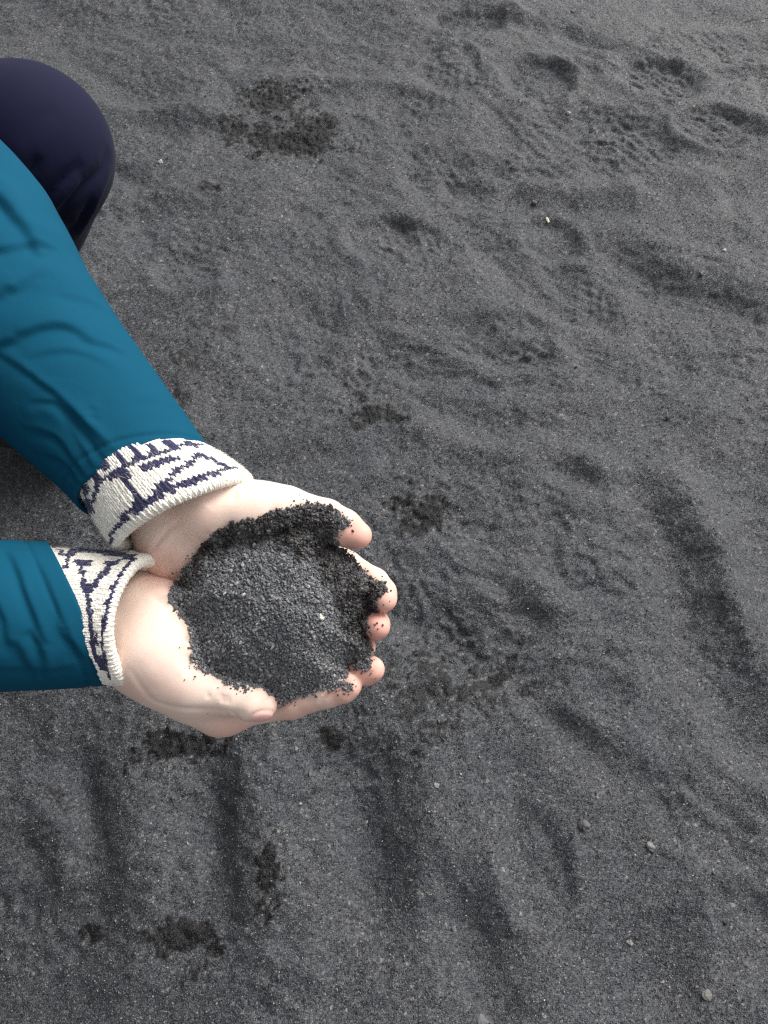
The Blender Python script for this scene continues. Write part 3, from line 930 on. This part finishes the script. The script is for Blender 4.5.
def build_sleeve(S_, E_, mids, H_, r_prof, n_end, creases, seed, fold_amp, side):
    P, s = resample(smooth_line([S_, E_] + mids + [H_], 40), 420)
    L = s[-1]
    back = L - s
    R = np.interp(back, [q[0] for q in r_prof], [q[1] for q in r_prof])
    R2 = np.interp(back, [q[0] for q in r_prof], [q[2] for q in r_prof])
    nc = 200
    G, T, th = loft(P, R, R2, nc, n_end, sstep(.10, .0, back))
    V = G.reshape(-1, 3)
    Fc = tube_faces(len(P), nc)
    N = vnormals(V, Fc)
    if np.mean(np.einsum('ij,ij->i', N, V - np.repeat(P, nc, 0))) < 0:
        Fc = Fc[:, ::-1]; N = -N
    V0 = V.copy()
    bk = np.repeat(back, nc); tt = np.tile(th, len(P))
    # slack cloth: soft rolls across the sleeve, slightly slanted, plus small irregular puckers
    q = np.c_[bk * 24 + .5 * np.sin(tt + seed) + 1.2 * noise3(V, 14, seed), np.cos(tt) * 1.1 + seed, np.sin(tt) * 1.1]
    roll = noise3(q, 1.0, seed)
    roll = np.sign(roll) * np.abs(roll) ** .8
    fine = noise3(np.c_[bk * 60, np.cos(tt) * 2.2, np.sin(tt) * 2.2 + seed], 1.0, 3.3)
    fade = .25 + .75 * sstep(.02, .12, bk)
    V = V + N * ((.0011 * roll + .0011 * fine + .0004 * noise3(V, 90)) * fade * fold_amp)[:, None]
    for poly, w, dpt in creases:
        V = crease(V, N, poly, w * .85, dpt * (.62 if dpt > 0 else .25), base=V0, sharp=side if dpt > 0 else None)
    # the cloth lies on the cuff near the hem, so folds cannot sink far there
    dn = np.einsum('ij,ij->i', V - V0, N)
    lim = -.0012 - .012 * sstep(.012, .06, bk)
    V = V + N * np.clip(lim - dn, 0, None)[:, None]
    # hem: turned under, with a line of stitching
    V = V - N * (.0009 * np.exp(-((bk - .011) / .0014) ** 2) * (1 + .4 * np.sin(tt * 90)))[:, None]
    last = V[-nc:]
    N = vnormals(V, Fc)[-nc:]
    rows = [last]
    Tn = T[-1]
    for ang in (40, 90, 140, 180):
        a = math.radians(ang)
        rows.append(last + Tn * (.0016 * math.sin(a)) - N * (.0016 * (1 - math.cos(a))))
    ctr = last.mean(0)
    inner = rows[-1]
    for k in (1, 2, 3, 4):
        sh = inner - Tn * (.007 * k)
        rows.append(ctr - Tn * (.007 * k) + (sh - (ctr - Tn * .007 * k)) * (1 - .035 * k))
    Vi = np.vstack(rows)
    off = len(V) - nc
    Vall = np.vstack([V, np.vstack(rows[1:])])
    F2 = tube_faces(len(rows), nc)
    if True:
        F2 = F2 + off
    if np.any(Fc[0] != tube_faces(2, nc)[0]):
        F2 = F2[:, ::-1]
    return Vall, np.vstack([Fc, F2])


L_CREASE = [([(-50, 150), (2, 196), (24, 224), (46, 256)], .0060, .0075), ([(-50, 128), (4, 178), (24, 205), (48, 244)], .008, -.0045),
            ([(-60, 236), (0, 246), (30, 240), (62, 246)], .0045, .0065), ([(-60, 218), (0, 230), (28, 224), (60, 232)], .007, -.0040),
            ([(-60, 312), (0, 292), (24, 282), (50, 266)], .0048, .0062), ([(-60, 292), (0, 276), (26, 265), (54, 256)], .008, -.0030),
            ([(-60, 362), (0, 342), (34, 327), (66, 322), (96, 338)], .0048, .0055), ([(-40, 334), (10, 318), (50, 308), (95, 322)], .009, -.0036),
            ([(78, 334), (105, 341), (132, 352)], .0035, .0030), ([(20, 356), (70, 346), (118, 364)], .006, .0020), ([(60, 290), (90, 296), (116, 316)], .006, .0018),
            ([(-40, 336), (0, 358), (28, 376), (58, 396), (92, 426), (118, 452)], .0018, .0034), ([(-36, 330), (4, 352), (32, 371), (62, 391), (96, 421)], .0028, -.0012),
            ([(24, 404), (52, 402), (72, 420), (90, 442), (106, 462)], .0032, .0042), ([(18, 414), (46, 412), (64, 432), (92, 470)], .0045, -.0036),
            ([(16, 430), (48, 436), (66, 458), (88, 488)], .0032, .0042), ([(66, 400), (84, 422), (108, 450)], .0030, .0030), ([(74, 398), (94, 420), (114, 446)], .0034, -.0022),
            ([(24, 454), (56, 462), (80, 494)], .0032, .0036), ([(20, 444), (52, 450), (76, 482)], .0040, -.0024), ([(84, 408), (92, 404), (100, 408)], .0018, .0016), ([(86, 416), (94, 412), (103, 418)], .0018, .0016),
            ([(120, 436), (150, 431), (190, 434)], .0018, .0006), ([(60, 420), (76, 446), (96, 480)], .0030, .0026), ([(130, 400), (160, 398), (184, 408)], .005, .0010)]
R_CREASE = [([(8, 545), (18, 566), (28, 594), (40, 622), (50, 650)], .0036, .0052), ([(-2, 556), (12, 580), (26, 612), (36, 640)], .006, -.0024), ([(32, 628), (42, 652), (48, 684)], .0034, .0044),
            ([(26, 636), (34, 660), (46, 686)], .0042, -.0022), ([(40, 558), (56, 596), (66, 632), (80, 664)], .006, .0024), ([(-30, 566), (-6, 590), (8, 626), (14, 660)], .006, .0036),
            ([(64, 626), (74, 648), (92, 668)], .0036, .0026), ([(16, 642), (26, 664), (38, 690)], .0036, .0030), ([(-30, 668), (20, 674), (60, 673), (96, 668)], .0025, .0014), ([(-40, 600), (-16, 640), (-4, 680)], .006, .004)]
JK = Parts()
NL, NR = img_dir(.34, .86, .40), img_dir(.88, -.40, -.42)
hemL = at(151, 486, .473)
V, Fc = build_sleeve(LS, LE, [at(27, 338, .487)], hemL,
                     [(0, .0372, .0405), (.02, .0378, .0418), (.06, .0395, .0470), (.12, .0420, .0535), (.20, .0455, .0580), (.26, .050, .058), (.40, .058, .060), (.6, .07, .07)],
                     NL, L_CREASE, 2.0, .55, img_dir(-.35, .93, 0))
JK.add(V, Fc)
hemR = at(78, 613, .464)
V, Fc = build_sleeve(RS, RE, [at(-120, 622, .435)], hemR,
                     [(0, .0400, .0428), (.05, .0410, .0436), (.12, .0430, .0445), (.20, .046, .048), (.30, .052, .054), (.45, .058, .060), (.6, .07, .07)],
                     NR, R_CREASE, 7.0, .45, img_dir(-.85, .5, 0))
JK.add(V, Fc)
fj = Field((-.93, .0, .22), (-.36, .66, 1.0), .006)
for a, b, ra, rb in ((PEL, CHE, .155, .145), (CHE, NECK - [0, 0, .05], .135, .085), (CHE, LS, .12, .078), (CHE, RS, .12, .078), (PEL, LH, .14, .12), (PEL, RH, .14, .12)):
    fj.cone(np.asarray(a), np.asarray(b), ra, rb, .05)
fj.ell(NECK + np.array([.005, 0, -.005]), np.eye(3), (.078, .082, .05), .02)
fj.ell(NECK + np.array([.01, 0, .055]), np.eye(3), (.066, .068, .06), .004, cut=True)
V, Fc = fj.surface()
N = vnormals(V, Fc)
V = V + N * (.006 * noise3(V, 12) + .003 * noise3(V, 30))[:, None]
JK.add(V, Fc)
V, Fc, _ = JK.out()
mesh("jacket", V, Fc, M_JACKET, person)

ft = Field((-.93, -.02, .06), (-.16, .72, .62), .0042)
ft.cone(PEL, LH, .115, .105, .03); ft.cone(PEL, RH, .115, .105, .03)
for hpj, k, a in ((LH, LK, LA), (RH, RK, RA)):
    mid = hpj + (k - hpj) * .55
    ft.cone(hpj, mid, .098, .088, .02); ft.cone(mid, k, .088, .066, .02)
    ft.cone(k, k + (a - k) * .35, .066, .064, .012); ft.cone(k + (a - k) * .35, a, .064, .046, .02)
V, Fc = ft.surface()
N = vnormals(V, Fc)
V = V + N * (.0012 * noise3(V, 24))[:, None]
for poly, w, dpt in [([(52, 240), (70, 205), (100, 178), (114, 150)], .005, .0050), ([(36, 212), (60, 188), (88, 160)], .004, .0036), ([(24, 186), (34, 170), (42, 158)], .003, .003), ([(60, 236), (68, 222), (78, 238)], .004, .005), ([(78, 244), (95, 208), (113, 168)], .005, -.004), ([(44, 226), (62, 200), (84, 178)], .006, -.0035), ([(20, 150), (40, 120), (64, 108)], .008, .0012), ([(70, 240), (84, 222), (96, 200)], .003, .004)]:
    V = crease(V, vnormals(V, Fc), poly, w, dpt)
mesh("trousers", V, Fc, M_TROUSER, person)

for a in (LA, RA):
    fs = Field(a - np.array([.08, .07, .13]), a + np.array([.20, .07, .08]), .004)
    heel = np.array([a[0] - .02, a[1], a[2] - .05])
    ball = np.array([a[0] + .10, a[1], .050])
    fs.cone(a + np.array([.0, 0, .03]), heel, .046, .042, .02)
    fs.cone(heel, ball, .040, .040, .02)
    fs.cone(ball, ball + np.array([.045, 0, -.008]), .042, .036, .02)
    fs.cone(heel - np.array([0, 0, .02]), ball - np.array([0, 0, .018]), .036, .040, .006)
    V, Fc = fs.surface()
    mesh("shoe", V, Fc, M_SHOE, person)
fhh = Field(HEAD - .19, HEAD + .19, .004)
fhh.ell(HEAD + np.array([-.022, 0, .028]), np.eye(3), (.100, .086, .106), 0)
fhh.cone(HEAD + np.array([-.06, 0, -.02]), HEAD + np.array([-.085, 0, -.11]), .066, .045, .03)
fhh.ell(HEAD + np.array([.09, 0, -.03]), np.eye(3), (.075, .10, .085), .01, cut=True)
V, Fc = fhh.surface()
N = vnormals(V, Fc)
V = V + N * (.004 * noise3(V * np.array([1, 4, 1.0]), 40))[:, None]
mesh("hair", V, Fc, M_HAIR, person)


def build_cuff(P0, P1, r0, r1, n0, n1, lines, bars, hem, stitch=.0027, row=.0021, roll=.0026, inner=.014, seed=0):
    """A knitted cuff: an inner tube with every stitch modelled as two slanted loops of yarn."""
    n = 60
    P = np.linspace(P0, P1, n)
    tt = np.linspace(0, 1, n)
    Rr = np.outer(1 - sstep(0, 1, tt), r0) + np.outer(sstep(0, 1, tt), r1)
    T, E1, E2 = frames(P)
    N_ = np.outer(1 - tt, nrm(n0)) + np.outer(tt, nrm(n1))
    length = np.linalg.norm(P1 - P0)

    def S_(th, v):             # th angle array, v distance in metres from P0; beyond length it rolls round the lip and goes back inside
        th = np.asarray(th, float); v = np.asarray(v, float)
        vv = np.clip(v, 0, length)
        f = vv / length * (n - 1)
        over = np.clip(v - length, 0, None)
        ang = np.clip(over / roll, 0, np.pi)
        back_ = np.clip(over - np.pi * roll, 0, None)
        g = lambda A: np.stack([np.interp(f, np.arange(n), A[:, k]) for k in range(3)], -1)
        Pc, e1, e2, T_, Nn = g(P), g(E1), g(E2), nrm(g(T)), nrm(g(N_))
        ra = np.interp(f, np.arange(n), Rr[:, 0]); rb = np.interp(f, np.arange(n), Rr[:, 1])
        wob = 1 + (.018 * np.sin(3 * th + seed) + .012 * np.sin(5 * th + 2 * seed)) * vv / length
        rad = (ra * np.cos(th) * wob)[..., None] * e1 + (rb * np.sin(th) * wob)[..., None] * e2
        out = nrm(np.cos(th)[..., None] * e1 / ra[..., None] + np.sin(th)[..., None] * e2 / rb[..., None])
        off = -np.einsum('...k,...k', rad, Nn) / np.einsum('...k,...k', T_, Nn)
        Q = Pc + rad + off[..., None] * T_
        Q = Q + T_ * (roll * np.sin(ang))[..., None] - out * (roll * (1 - np.cos(ang)) + back_ * .10)[..., None] - T_ * back_[..., None]
        return Q, nrm(out * np.cos(ang)[..., None] + T_ * np.sin(ang)[..., None])

    total = length + np.pi * roll + inner
    circ = np.pi * (r0.mean() + r1.mean())
    ns = int(circ / stitch); nr = int(total / row)
    # backing
    th = np.linspace(0, 2 * np.pi, 96, endpoint=False)
    vs = np.linspace(0, total, 60)
    TH, VS = np.meshgrid(th, vs)
    Q, Nq = S_(TH.ravel(), VS.ravel())
    K = Parts()
    bf = tube_faces(60, 96)
    inside = ((Q - hem) @ nrm(n0)) > -.006      # the cuff ends just inside the sleeve
    K.add(Q - Nq * .0009, bf[inside[bf].any(1)], 0.0)
    # stitches
    A, B = np.meshgrid(np.arange(ns), np.arange(nr))
    A, B = A.ravel(), B.ravel()
    dth = 2 * np.pi / ns
    cth, cv = (A + .5) * dth, (B + .5) * row
    cen, cn = S_(cth, cv)
    kp = ((cen - hem) @ nrm(n0)) > -.0035
    A, B, cth, cv, cen, cn = A[kp], B[kp], cth[kp], cv[kp], cen[kp], cn[kp]
    px, py, _ = proj(cen)
    navy = np.zeros(len(cen))
    facing = np.einsum('ij,ij->i', cn, C0 - cen) > -.02
    outer = cv < length + .5 * roll
    for poly, w in lines:
        fi = np.where(facing & outer)[0]
        for q in resample(np.c_[np.array(poly, float), np.zeros(len(poly))], 90)[0]:
            c = np.hypot(px[fi] - q[0], py[fi] - q[1])
            o_ = np.argsort(c)[:2]
            if c[o_[0]] < 5:
                navy[fi[o_[0]]] = 1
                if w > 1.8 and A[fi[o_[0]]] % 3 == 0:       # the teeth of the zigzag
                    navy[fi[o_[1]]] = 1
        if w > 2.1:
            d, _ = seg_dist(px, py, poly)
            navy = np.where((d < w) & facing & outer, 1, navy)
    for poly in bars:
        navy = np.where((in_poly(px, py, poly) > 0) & facing & outer, 1, navy)
    # far side: the same motif repeated
    hid = ~facing & outer
    u = A % 14
    vrow = cv / length
    gen = ((vrow < .2) & (A % 6 < 3)) | (np.abs(vrow - .27) < .03) | (np.abs(vrow - .80) < .03) | ((vrow > .3) & (vrow < .75) & (np.abs(np.abs(u - 7) - (vrow - .3) * 14) < 1.2))
    navy = np.where(hid & gen, 1, navy)
    ribbed = (cv > length - .009).astype(float)
    # one loop of yarn: a bent, tapered tube, 5 rings of 6
    sgn = np.array([-1, 1])
    ring = np.linspace(0, 2 * np.pi, 6, endpoint=False)
    along = np.linspace(-1, 1, 5)
    prof = np.array([.6, .97, 1.0, .97, .6])
    Nn = len(cen)
    jit = rng.standard_normal((Nn, 2, 3))
    lens = row * .95
    for si, sg in enumerate(sgn):
        tha = cth[:, None] + dth * sg * (.27 - .16 * along[None]) + dth * .04 * jit[:, si, 0:1]
        va = cv[:, None] + lens * along[None] + row * .10 * jit[:, si, 1:2]
        va = np.clip(va, 0.0, total)
        pc, nc_ = S_(tha.ravel(), va.ravel())
        pc = pc.reshape(Nn, 5, 3); nc_ = nc_.reshape(Nn, 5, 3)
        lift = (.00020 + .00022 * np.cos(along * np.pi / 2))[None, :, None] * (1 + .3 * jit[:, si, 2])[:, None, None]
        pc = pc + nc_ * lift
        if True:
            pc = pc + nc_ * (ribbed * (.0002 if sg > 0 else -.0001) * 1.0)[:, None, None]
        tg = nrm(np.gradient(pc, axis=1))
        bn = nrm(np.cross(tg, nc_))
        rw = stitch * .33 * prof * 1.05
        V = pc[:, :, None] + rw[None, :, None, None] * (np.cos(ring)[None, None, :, None] * bn[:, :, None] + .8 * np.sin(ring)[None, None, :, None] * nc_[:, :, None])
        fl_ = tube_faces(5, 6)
        Fa = (fl_[None] + (np.arange(Nn) * 30)[:, None, None]).reshape(-1, 4)
        K.add(V.reshape(-1, 3), Fa, np.repeat(navy, 30))
    # loose fibres standing off the wool
    nf = 9000
    fth, fv = rng.uniform(0, 2 * np.pi, nf), rng.uniform(.002, length + roll * 2, nf)
    p, nq = S_(fth, fv)
    kf = ((p - hem) @ nrm(n0)) > .0005
    fth, fv, p, nq = fth[kf], fv[kf], p[kf], nq[kf]
    nf = len(p)
    p2, _ = S_(fth + rng.normal(0, .05, nf), np.clip(fv + rng.normal(0, .0022, nf), 0, total))
    grid = np.zeros((nr, ns)); grid[B, A] = navy
    col = grid[np.clip((fv / row).astype(int), 0, nr - 1), np.clip((fth / dth).astype(int), 0, ns - 1)]
    pts = np.stack([p, (p + p2) / 2 + nq * rng.uniform(.0008, .0020, (nf, 1)), p2 + nq * rng.uniform(.0002, .0026, (nf, 1))], 1)
    side = nrm(np.cross(pts[:, 2] - pts[:, 0] + 1e-6, nq))
    wd = np.array([.00006, .00006, .00003])
    tri = np.stack([np.stack([pts[:, k] + side * wd[k], pts[:, k] - side * wd[k] * .5 + nq * wd[k], pts[:, k] - side * wd[k] * .5 - nq * wd[k]], 1) for k in range(3)], 1)
    ff = tube_faces(3, 3)
    K.add(tri.reshape(-1, 3), (ff[None] + (np.arange(nf) * 9)[:, None, None]).reshape(-1, 4), np.repeat(col, 9))
    V, Fc, A_ = K.out()
    return mesh("sweater_cuff", V, Fc, M_YARN, person, attrs={'navy': ('FLOAT', A_)})


# traced knitting motifs: thin lines and solid bars of navy yarn
L_LINES = [([(95, 500), (98, 486), (110, 478), (130, 465), (155, 455), (185, 446), (205, 446)], 1.3),
           ([(112, 542), (113, 530), (130, 513), (148, 503), (170, 489), (196, 480), (226, 470), (236, 469)], 1.9),
           ([(158, 487), (168, 481), (178, 472), (190, 463), (200, 456)], 2.2), ([(200, 456), (212, 460), (222, 466)], 1.8), ([(152, 466), (166, 460), (178, 459)], 1.6)]
L_BARS = [[(117, 472), (124, 469), (146, 500), (138, 507)], [(138, 466), (150, 461), (152, 470), (144, 473)], [(152, 484), (163, 480), (165, 488), (156, 492)],
          [(84, 500), (92, 496), (96, 512), (88, 516)], [(82, 484), (88, 482), (92, 492), (85, 496)], [(88, 472), (94, 468), (102, 478), (96, 482)], [(99, 462), (105, 459), (113, 469), (107, 473)],
          [(113, 455), (119, 452), (128, 462), (121, 466)], [(128, 449), (135, 447), (142, 456), (135, 460)], [(145, 445), (153, 444), (158, 452), (150, 454)], [(163, 442), (172, 442), (175, 449), (167, 449)],
          [(182, 442), (192, 443), (190, 447), (184, 447)]]
R_LINES = [([(65, 568), (70, 558), (74, 551), (95, 553), (118, 556), (135, 558)], 2.3), ([(135, 559), (126, 571), (118, 584), (113, 597), (107, 612), (103, 626), (102, 644), (107, 663), (110, 676)], 1.9),
           ([(111, 564), (104, 575), (93, 588), (87, 595)], 1.9), ([(79, 564), (83, 579), (85, 588), (88, 595)], 1.9), ([(88, 595), (90, 608), (91, 621), (93, 639), (96, 657), (104, 668)], 2.6), ([(54, 549), (60, 552), (64, 557)], 1.5)]
R_BARS = [[(74, 562), (92, 561), (92, 566), (76, 568)], [(105, 562), (122, 561), (120, 566), (108, 567)], [(90, 632), (97, 632), (99, 643), (92, 645)], [(94, 652), (102, 652), (108, 668), (100, 668)]]
build_cuff(at(128, 452, .474), at(182, 512, .462), np.array([.0318, .0345]), np.array([.0375, .0425]), NL, img_dir(.465, .87, .12), L_LINES, L_BARS, hemL, seed=1)
build_cuff(at(56, 613, .464), at(145, 619, .460), np.array([.0345, .0375]), np.array([.0335, .0375]), NR, img_dir(.94, .08, .34), R_LINES, R_BARS, hemR, seed=4)

# ------------------------------------------------------------------ the sand heaped in the hands
st = 1.5
hx_ = np.arange(160, 396, st); hy_ = np.arange(495, 714, st)
PX, PY = np.meshgrid(hx_, hy_, indexing='ij')
jag = 2.0 * noise2(PX / 5.5, PY / 5.5) + 1.6 * noise2(PX / 2.5 + 50, PY / 2.5)
SDm = in_poly(PX, PY, OUT)
SDj = SDm + jag
bvh = BVHTree.FromPolygons([tuple(v) for v in np.vstack([Vl, Vr])], [tuple(int(i) for i in q) for q in np.vstack([Ql, Qr + len(Vl)])])
skin_h = np.full(PX.shape, -1e3)
cv_ = Vector(C0)
for i in range(PX.shape[0]):
    for j in range(PX.shape[1]):
        if SDj[i, j] < -6:
            continue
        d = Vector(nrm(at(PX[i, j], PY[i, j], 1.0) - C0))
        hit = bvh.ray_cast(cv_, d)
        if hit[0] is not None:
            skin_h[i, j] = (D0 - (np.array(hit[0]) - C0) @ FW) * K0
t_ = np.clip(SDm / 85, 0, 1)
edge = 8 + 9 * sstep(590, 680, PY) * sstep(310, 230, PX) + 8 * sstep(600, 510, PY) - 7 * sstep(320, 385, PX) * sstep(560, 600, PY) - 4 * sstep(620, 700, PY)
dome = edge + (42 - edge) * (1 - (1 - t_) ** 2)
dome += 3.0 * noise2(PX / 34, PY / 34) + 1.6 * noise2(PX / 14 + 9, PY / 14)
dmp = sstep(-9, 7, in_poly(PX, PY, DAMP_H) + 8 * noise2(PX / 9, PY / 9 + 33) + 5 * noise2(PX / 4, PY / 4))
dmp = dmp * (.62 + .38 * sstep(-.2, .3, noise2(PX / 7 + 4, PY / 7)))
dome += dmp * (1.7 * noise2(PX / 6.5 + 21, PY / 6.5) + 1.4 * noise2(PX / 3.5, PY / 3.5 + 12) + .5)
dome -= 1.5 * np.exp(-((in_poly(PX, PY, DAMP_H) + 2) / 7) ** 2)
top = np.maximum(dome, skin_h + 1.2)
top = np.where((skin_h > dome + 7) & (SDm < 6), skin_h + 1.0, top)
ok = SDj > 0
HEAP = Parts()
idx = np.full(PX.shape, -1); idx[ok] = np.arange(ok.sum())
Vt = np.array([hp(a, b, c) for a, b, c in zip(PX[ok], PY[ok], top[ok] - 1.0)])
low = np.minimum(top[ok] - 3, np.maximum(np.where(skin_h[ok] > -500, np.minimum(skin_h[ok], top[ok]) - 3, -45), -60))
Vbm = np.array([hp(a, b, c) for a, b, c in zip(PX[ok], PY[ok], low)])
c4 = np.stack([idx[:-1, :-1], idx[1:, :-1], idx[1:, 1:], idx[:-1, 1:]], -1).reshape(-1, 4)
c4 = c4[(c4 >= 0).all(1)]
nT = len(Vt)
from collections import Counter
ed = Counter()
E_ = np.vstack([c4[:, [0, 1]], c4[:, [1, 2]], c4[:, [2, 3]], c4[:, [3, 0]]])
key = np.sort(E_, 1); uq, inv, cnt = np.unique(key, axis=0, return_inverse=True, return_counts=True)
bd = E_[cnt[inv.ravel()] == 1]
HEAP.add(np.vstack([Vt, Vbm]), np.vstack([c4[:, ::-1], c4 + nT, np.c_[bd[:, 0], bd[:, 1], bd[:, 1] + nT, bd[:, 0] + nT]]), np.r_[dmp[ok], dmp[ok]])
nG = 28000
cand = np.where(ok.ravel())[0]
pick = rng.choice(cand, nG)
gx_ = PX.ravel()[pick] + rng.uniform(-.9, .9, nG); gy_ = PY.ravel()[pick] + rng.uniform(-.9, .9, nG)
gdm = dmp.ravel()[pick]
gh_ = top.ravel()[pick] + rng.uniform(-1.3, 1.0, nG) + gdm * rng.uniform(-.5, 1.5, nG)
gpos = np.array([hp(a, b, c) for a, b, c in zip(gx_, gy_, gh_)])
gsz = .00072 * np.exp(.32 * rng.standard_normal(nG))
V_, F_ = grains(gpos, gsz, ICO_V, ICO_F, (1.15, .75, .6))
HEAP.add(V_, F_, np.repeat(np.clip(gdm * .95, 0, 1), 12))
# single grains stuck to the skin
stk = []
for cx, cy, sp, n in ((243, 690, 5, 12), (378, 624, 2.5, 5), (209, 714, 1, 1), (376, 594, 4, 16), (370, 646, 2, 4), (358, 668, 6, 20), (340, 690, 6, 14), (196, 676, 6, 5), (300, 504, 14, 8), (372, 588, 3, 8),
                      (230, 600, 90, 0), (352, 690, 5, 6), (345, 524, 4, 12), (182, 586, 6, 8)):
    for _k in range(n):
        a, b = cx + rng.normal(0, sp), cy + rng.normal(0, sp * .6)
        d = Vector(nrm(at(a, b, 1.0) - C0)); hit = bvh.ray_cast(cv_, d)
        if hit[0] is not None:
            stk.append(np.array(hit[0]) - np.array(d) * .0004)
for _k in range(900):          # the heap thins out into single grains over the palms and fingers
    q = OUT[rng.integers(len(OUT))]
    a, b = q[0] + rng.normal(0, 7), q[1] + rng.normal(0, 7)
    sd = float(in_poly(np.array([a]), np.array([b]), OUT)[0])
    if -14 < sd < 1 and rng.random() < math.exp(sd / 3.2):
        d = Vector(nrm(at(a, b, 1.0) - C0)); hit = bvh.ray_cast(cv_, d)
        if hit[0] is not None:
            stk.append(np.array(hit[0]) - np.array(d) * .0003)
V_, F_ = grains(np.array(stk), .00058 * np.exp(.2 * rng.standard_normal(len(stk))), ICO_V, ICO_F)
HEAP.add(V_, F_, .8)
V, Fc, A_ = HEAP.out()
tri_mask = Fc[:, 2] == Fc[:, 3]
# quads that are really triangles are split off into a clean triangle list
Tq = np.vstack([Fc[tri_mask][:, :3], Fc[~tri_mask][:, [0, 1, 2]], Fc[~tri_mask][:, [0, 2, 3]]])
tag(mesh("sand_heap", V, Tq, M_HEAP, smooth=False, attrs={'damp': ('FLOAT', A_)}),
    "mound of black sand heaped in the cupped hands, damp and crumbly along its upper rim", "sand heap")

# ------------------------------------------------------------------ pebbles and shell bits lying on the sand
def pebble(name, px, py, r, flat, col, label, cat, group, seed, z=None, stretch=1.0):
    r_ = np.random.default_rng(seed)
    V, Fc = ICO_V.copy(), ICO_F.copy()
    for _k in range(2):        # two rounds of subdivision
        mid = {}
        Vn = list(V); nf = []
        for a, b, c in Fc:
            m = []
            for u, w in ((a, b), (b, c), (c, a)):
                k = (min(u, w), max(u, w))
                if k not in mid:
                    mid[k] = len(Vn); Vn.append(nrm((V[u] + V[w])))
                m.append(mid[k])
            nf += [(a, m[0], m[2]), (b, m[1], m[0]), (c, m[2], m[1]), (m[0], m[1], m[2])]
        V, Fc = np.array(Vn), np.array(nf)
    V = V * (1 + .40 * noise3(V, 1.3, seed * 3.7) + .22 * noise3(V, 2.9, seed))[:, None]
    V = V * np.array([r * stretch, r, r * flat])
    a = r_.uniform(0, 6.28)
    V = V @ np.array([[math.cos(a), -math.sin(a), 0], [math.sin(a), math.cos(a), 0], [0, 0, 1]]).T
    if z is None:
        g = gnd(px, py)
        zz = float(ground_z(np.array([g[0]]), np.array([g[1]]))[0])
        o = mesh(name, V, Fc, plain_mat(name + "_stone", tuple(c * .85 for c in col), .75), smooth=False)
        o.location = (g[0], g[1], zz + r * flat * .45)
    else:
        p = hp(px, py, z)
        o = mesh(name, V, Fc, plain_mat(name + "_stone", tuple(c * .85 for c in col), .75), smooth=False)
        o.location = tuple(p)
    tag(o, label, cat, group)
    return o


GP = "pale pebbles and shell bits on the sand"
for a in [("pebble", 584, 825, .0052, .75, (.10, .10, .105), "rounded mid grey pebble, largest in the lower right sand", "pebble", 1),
          ("pebble", 652, 846, .0045, .7, (.19, .19, .185), "pale grey pebble right of the rounded mid grey pebble", "pebble", 2),
          ("pebble", 635, 943, .0032, .7, (.19, .185, .17), "small cream pebble below the pale grey pebble, near the bottom edge", "pebble", 3),
          ("pebble", 708, 995, .0042, .5, (.16, .155, .145), "flat beige pebble near the bottom right corner", "pebble", 4),
          ("pebble", 482, 1021, .0050, .4, (.14, .14, .14), "flat light grey pebble at the very bottom edge", "pebble", 5),
          ("pebble", 535, 200, .0045, .8, (.11, .11, .11), "grey pebble just left of the white shell sliver", "pebble", 7),
          ("pebble", 702, 273, .0042, .8, (.17, .17, .165), "light grey pebble on the ridge at the right, above the middle", "pebble", 8),
          ("pebble", 724, 251, .0032, .7, (.36, .36, .34), "tiny white pebble above the light grey pebble at the right", "pebble", 9),
          ("pebble", 568, 113, .0035, .7, (.36, .35, .33), "tiny white pebble between the shoe prints at the top right", "pebble", 10),
          ("pebble", 160, 160, .0040, .7, (.42, .41, .39), "bright white pebble to the right of the navy knee", "pebble", 11),
          ("pebble", 275, 280, .0040, .7, (.18, .18, .175), "grey pebble below the large damp black patch", "pebble", 12),
          ("pebble", 573, 13, .0050, .7, (.13, .13, .13), "grey pebble by the top edge above the shoe prints", "pebble", 13),
          ("pebble", 436, 787, .0028, .7, (.26, .255, .24), "tiny whitish pebble below the fingertips of the near hand", "pebble", 14)]:
    pebble(*a[:7], a[6], a[7], GP, a[8]) if False else pebble(a[0], a[1], a[2], a[3], a[4], a[5], a[6], a[7], GP, a[8])
pebble("shell_fragment", 549, 213, .0024, .5, (.75, .70, .58), "thin ivory shell sliver lying on the sand at upper right", "shell", GP, 21, stretch=3.0)
zt = float(top[np.abs(hx_ - 321).argmin(), np.abs(hy_ - 617).argmin()])
pebble("shell_fragment", 321, 617, .0011, .6, (.80, .77, .68), "white shell crumb on top of the heaped sand in the hands", "shell", None, 22, z=zt + 1.5, stretch=1.8)
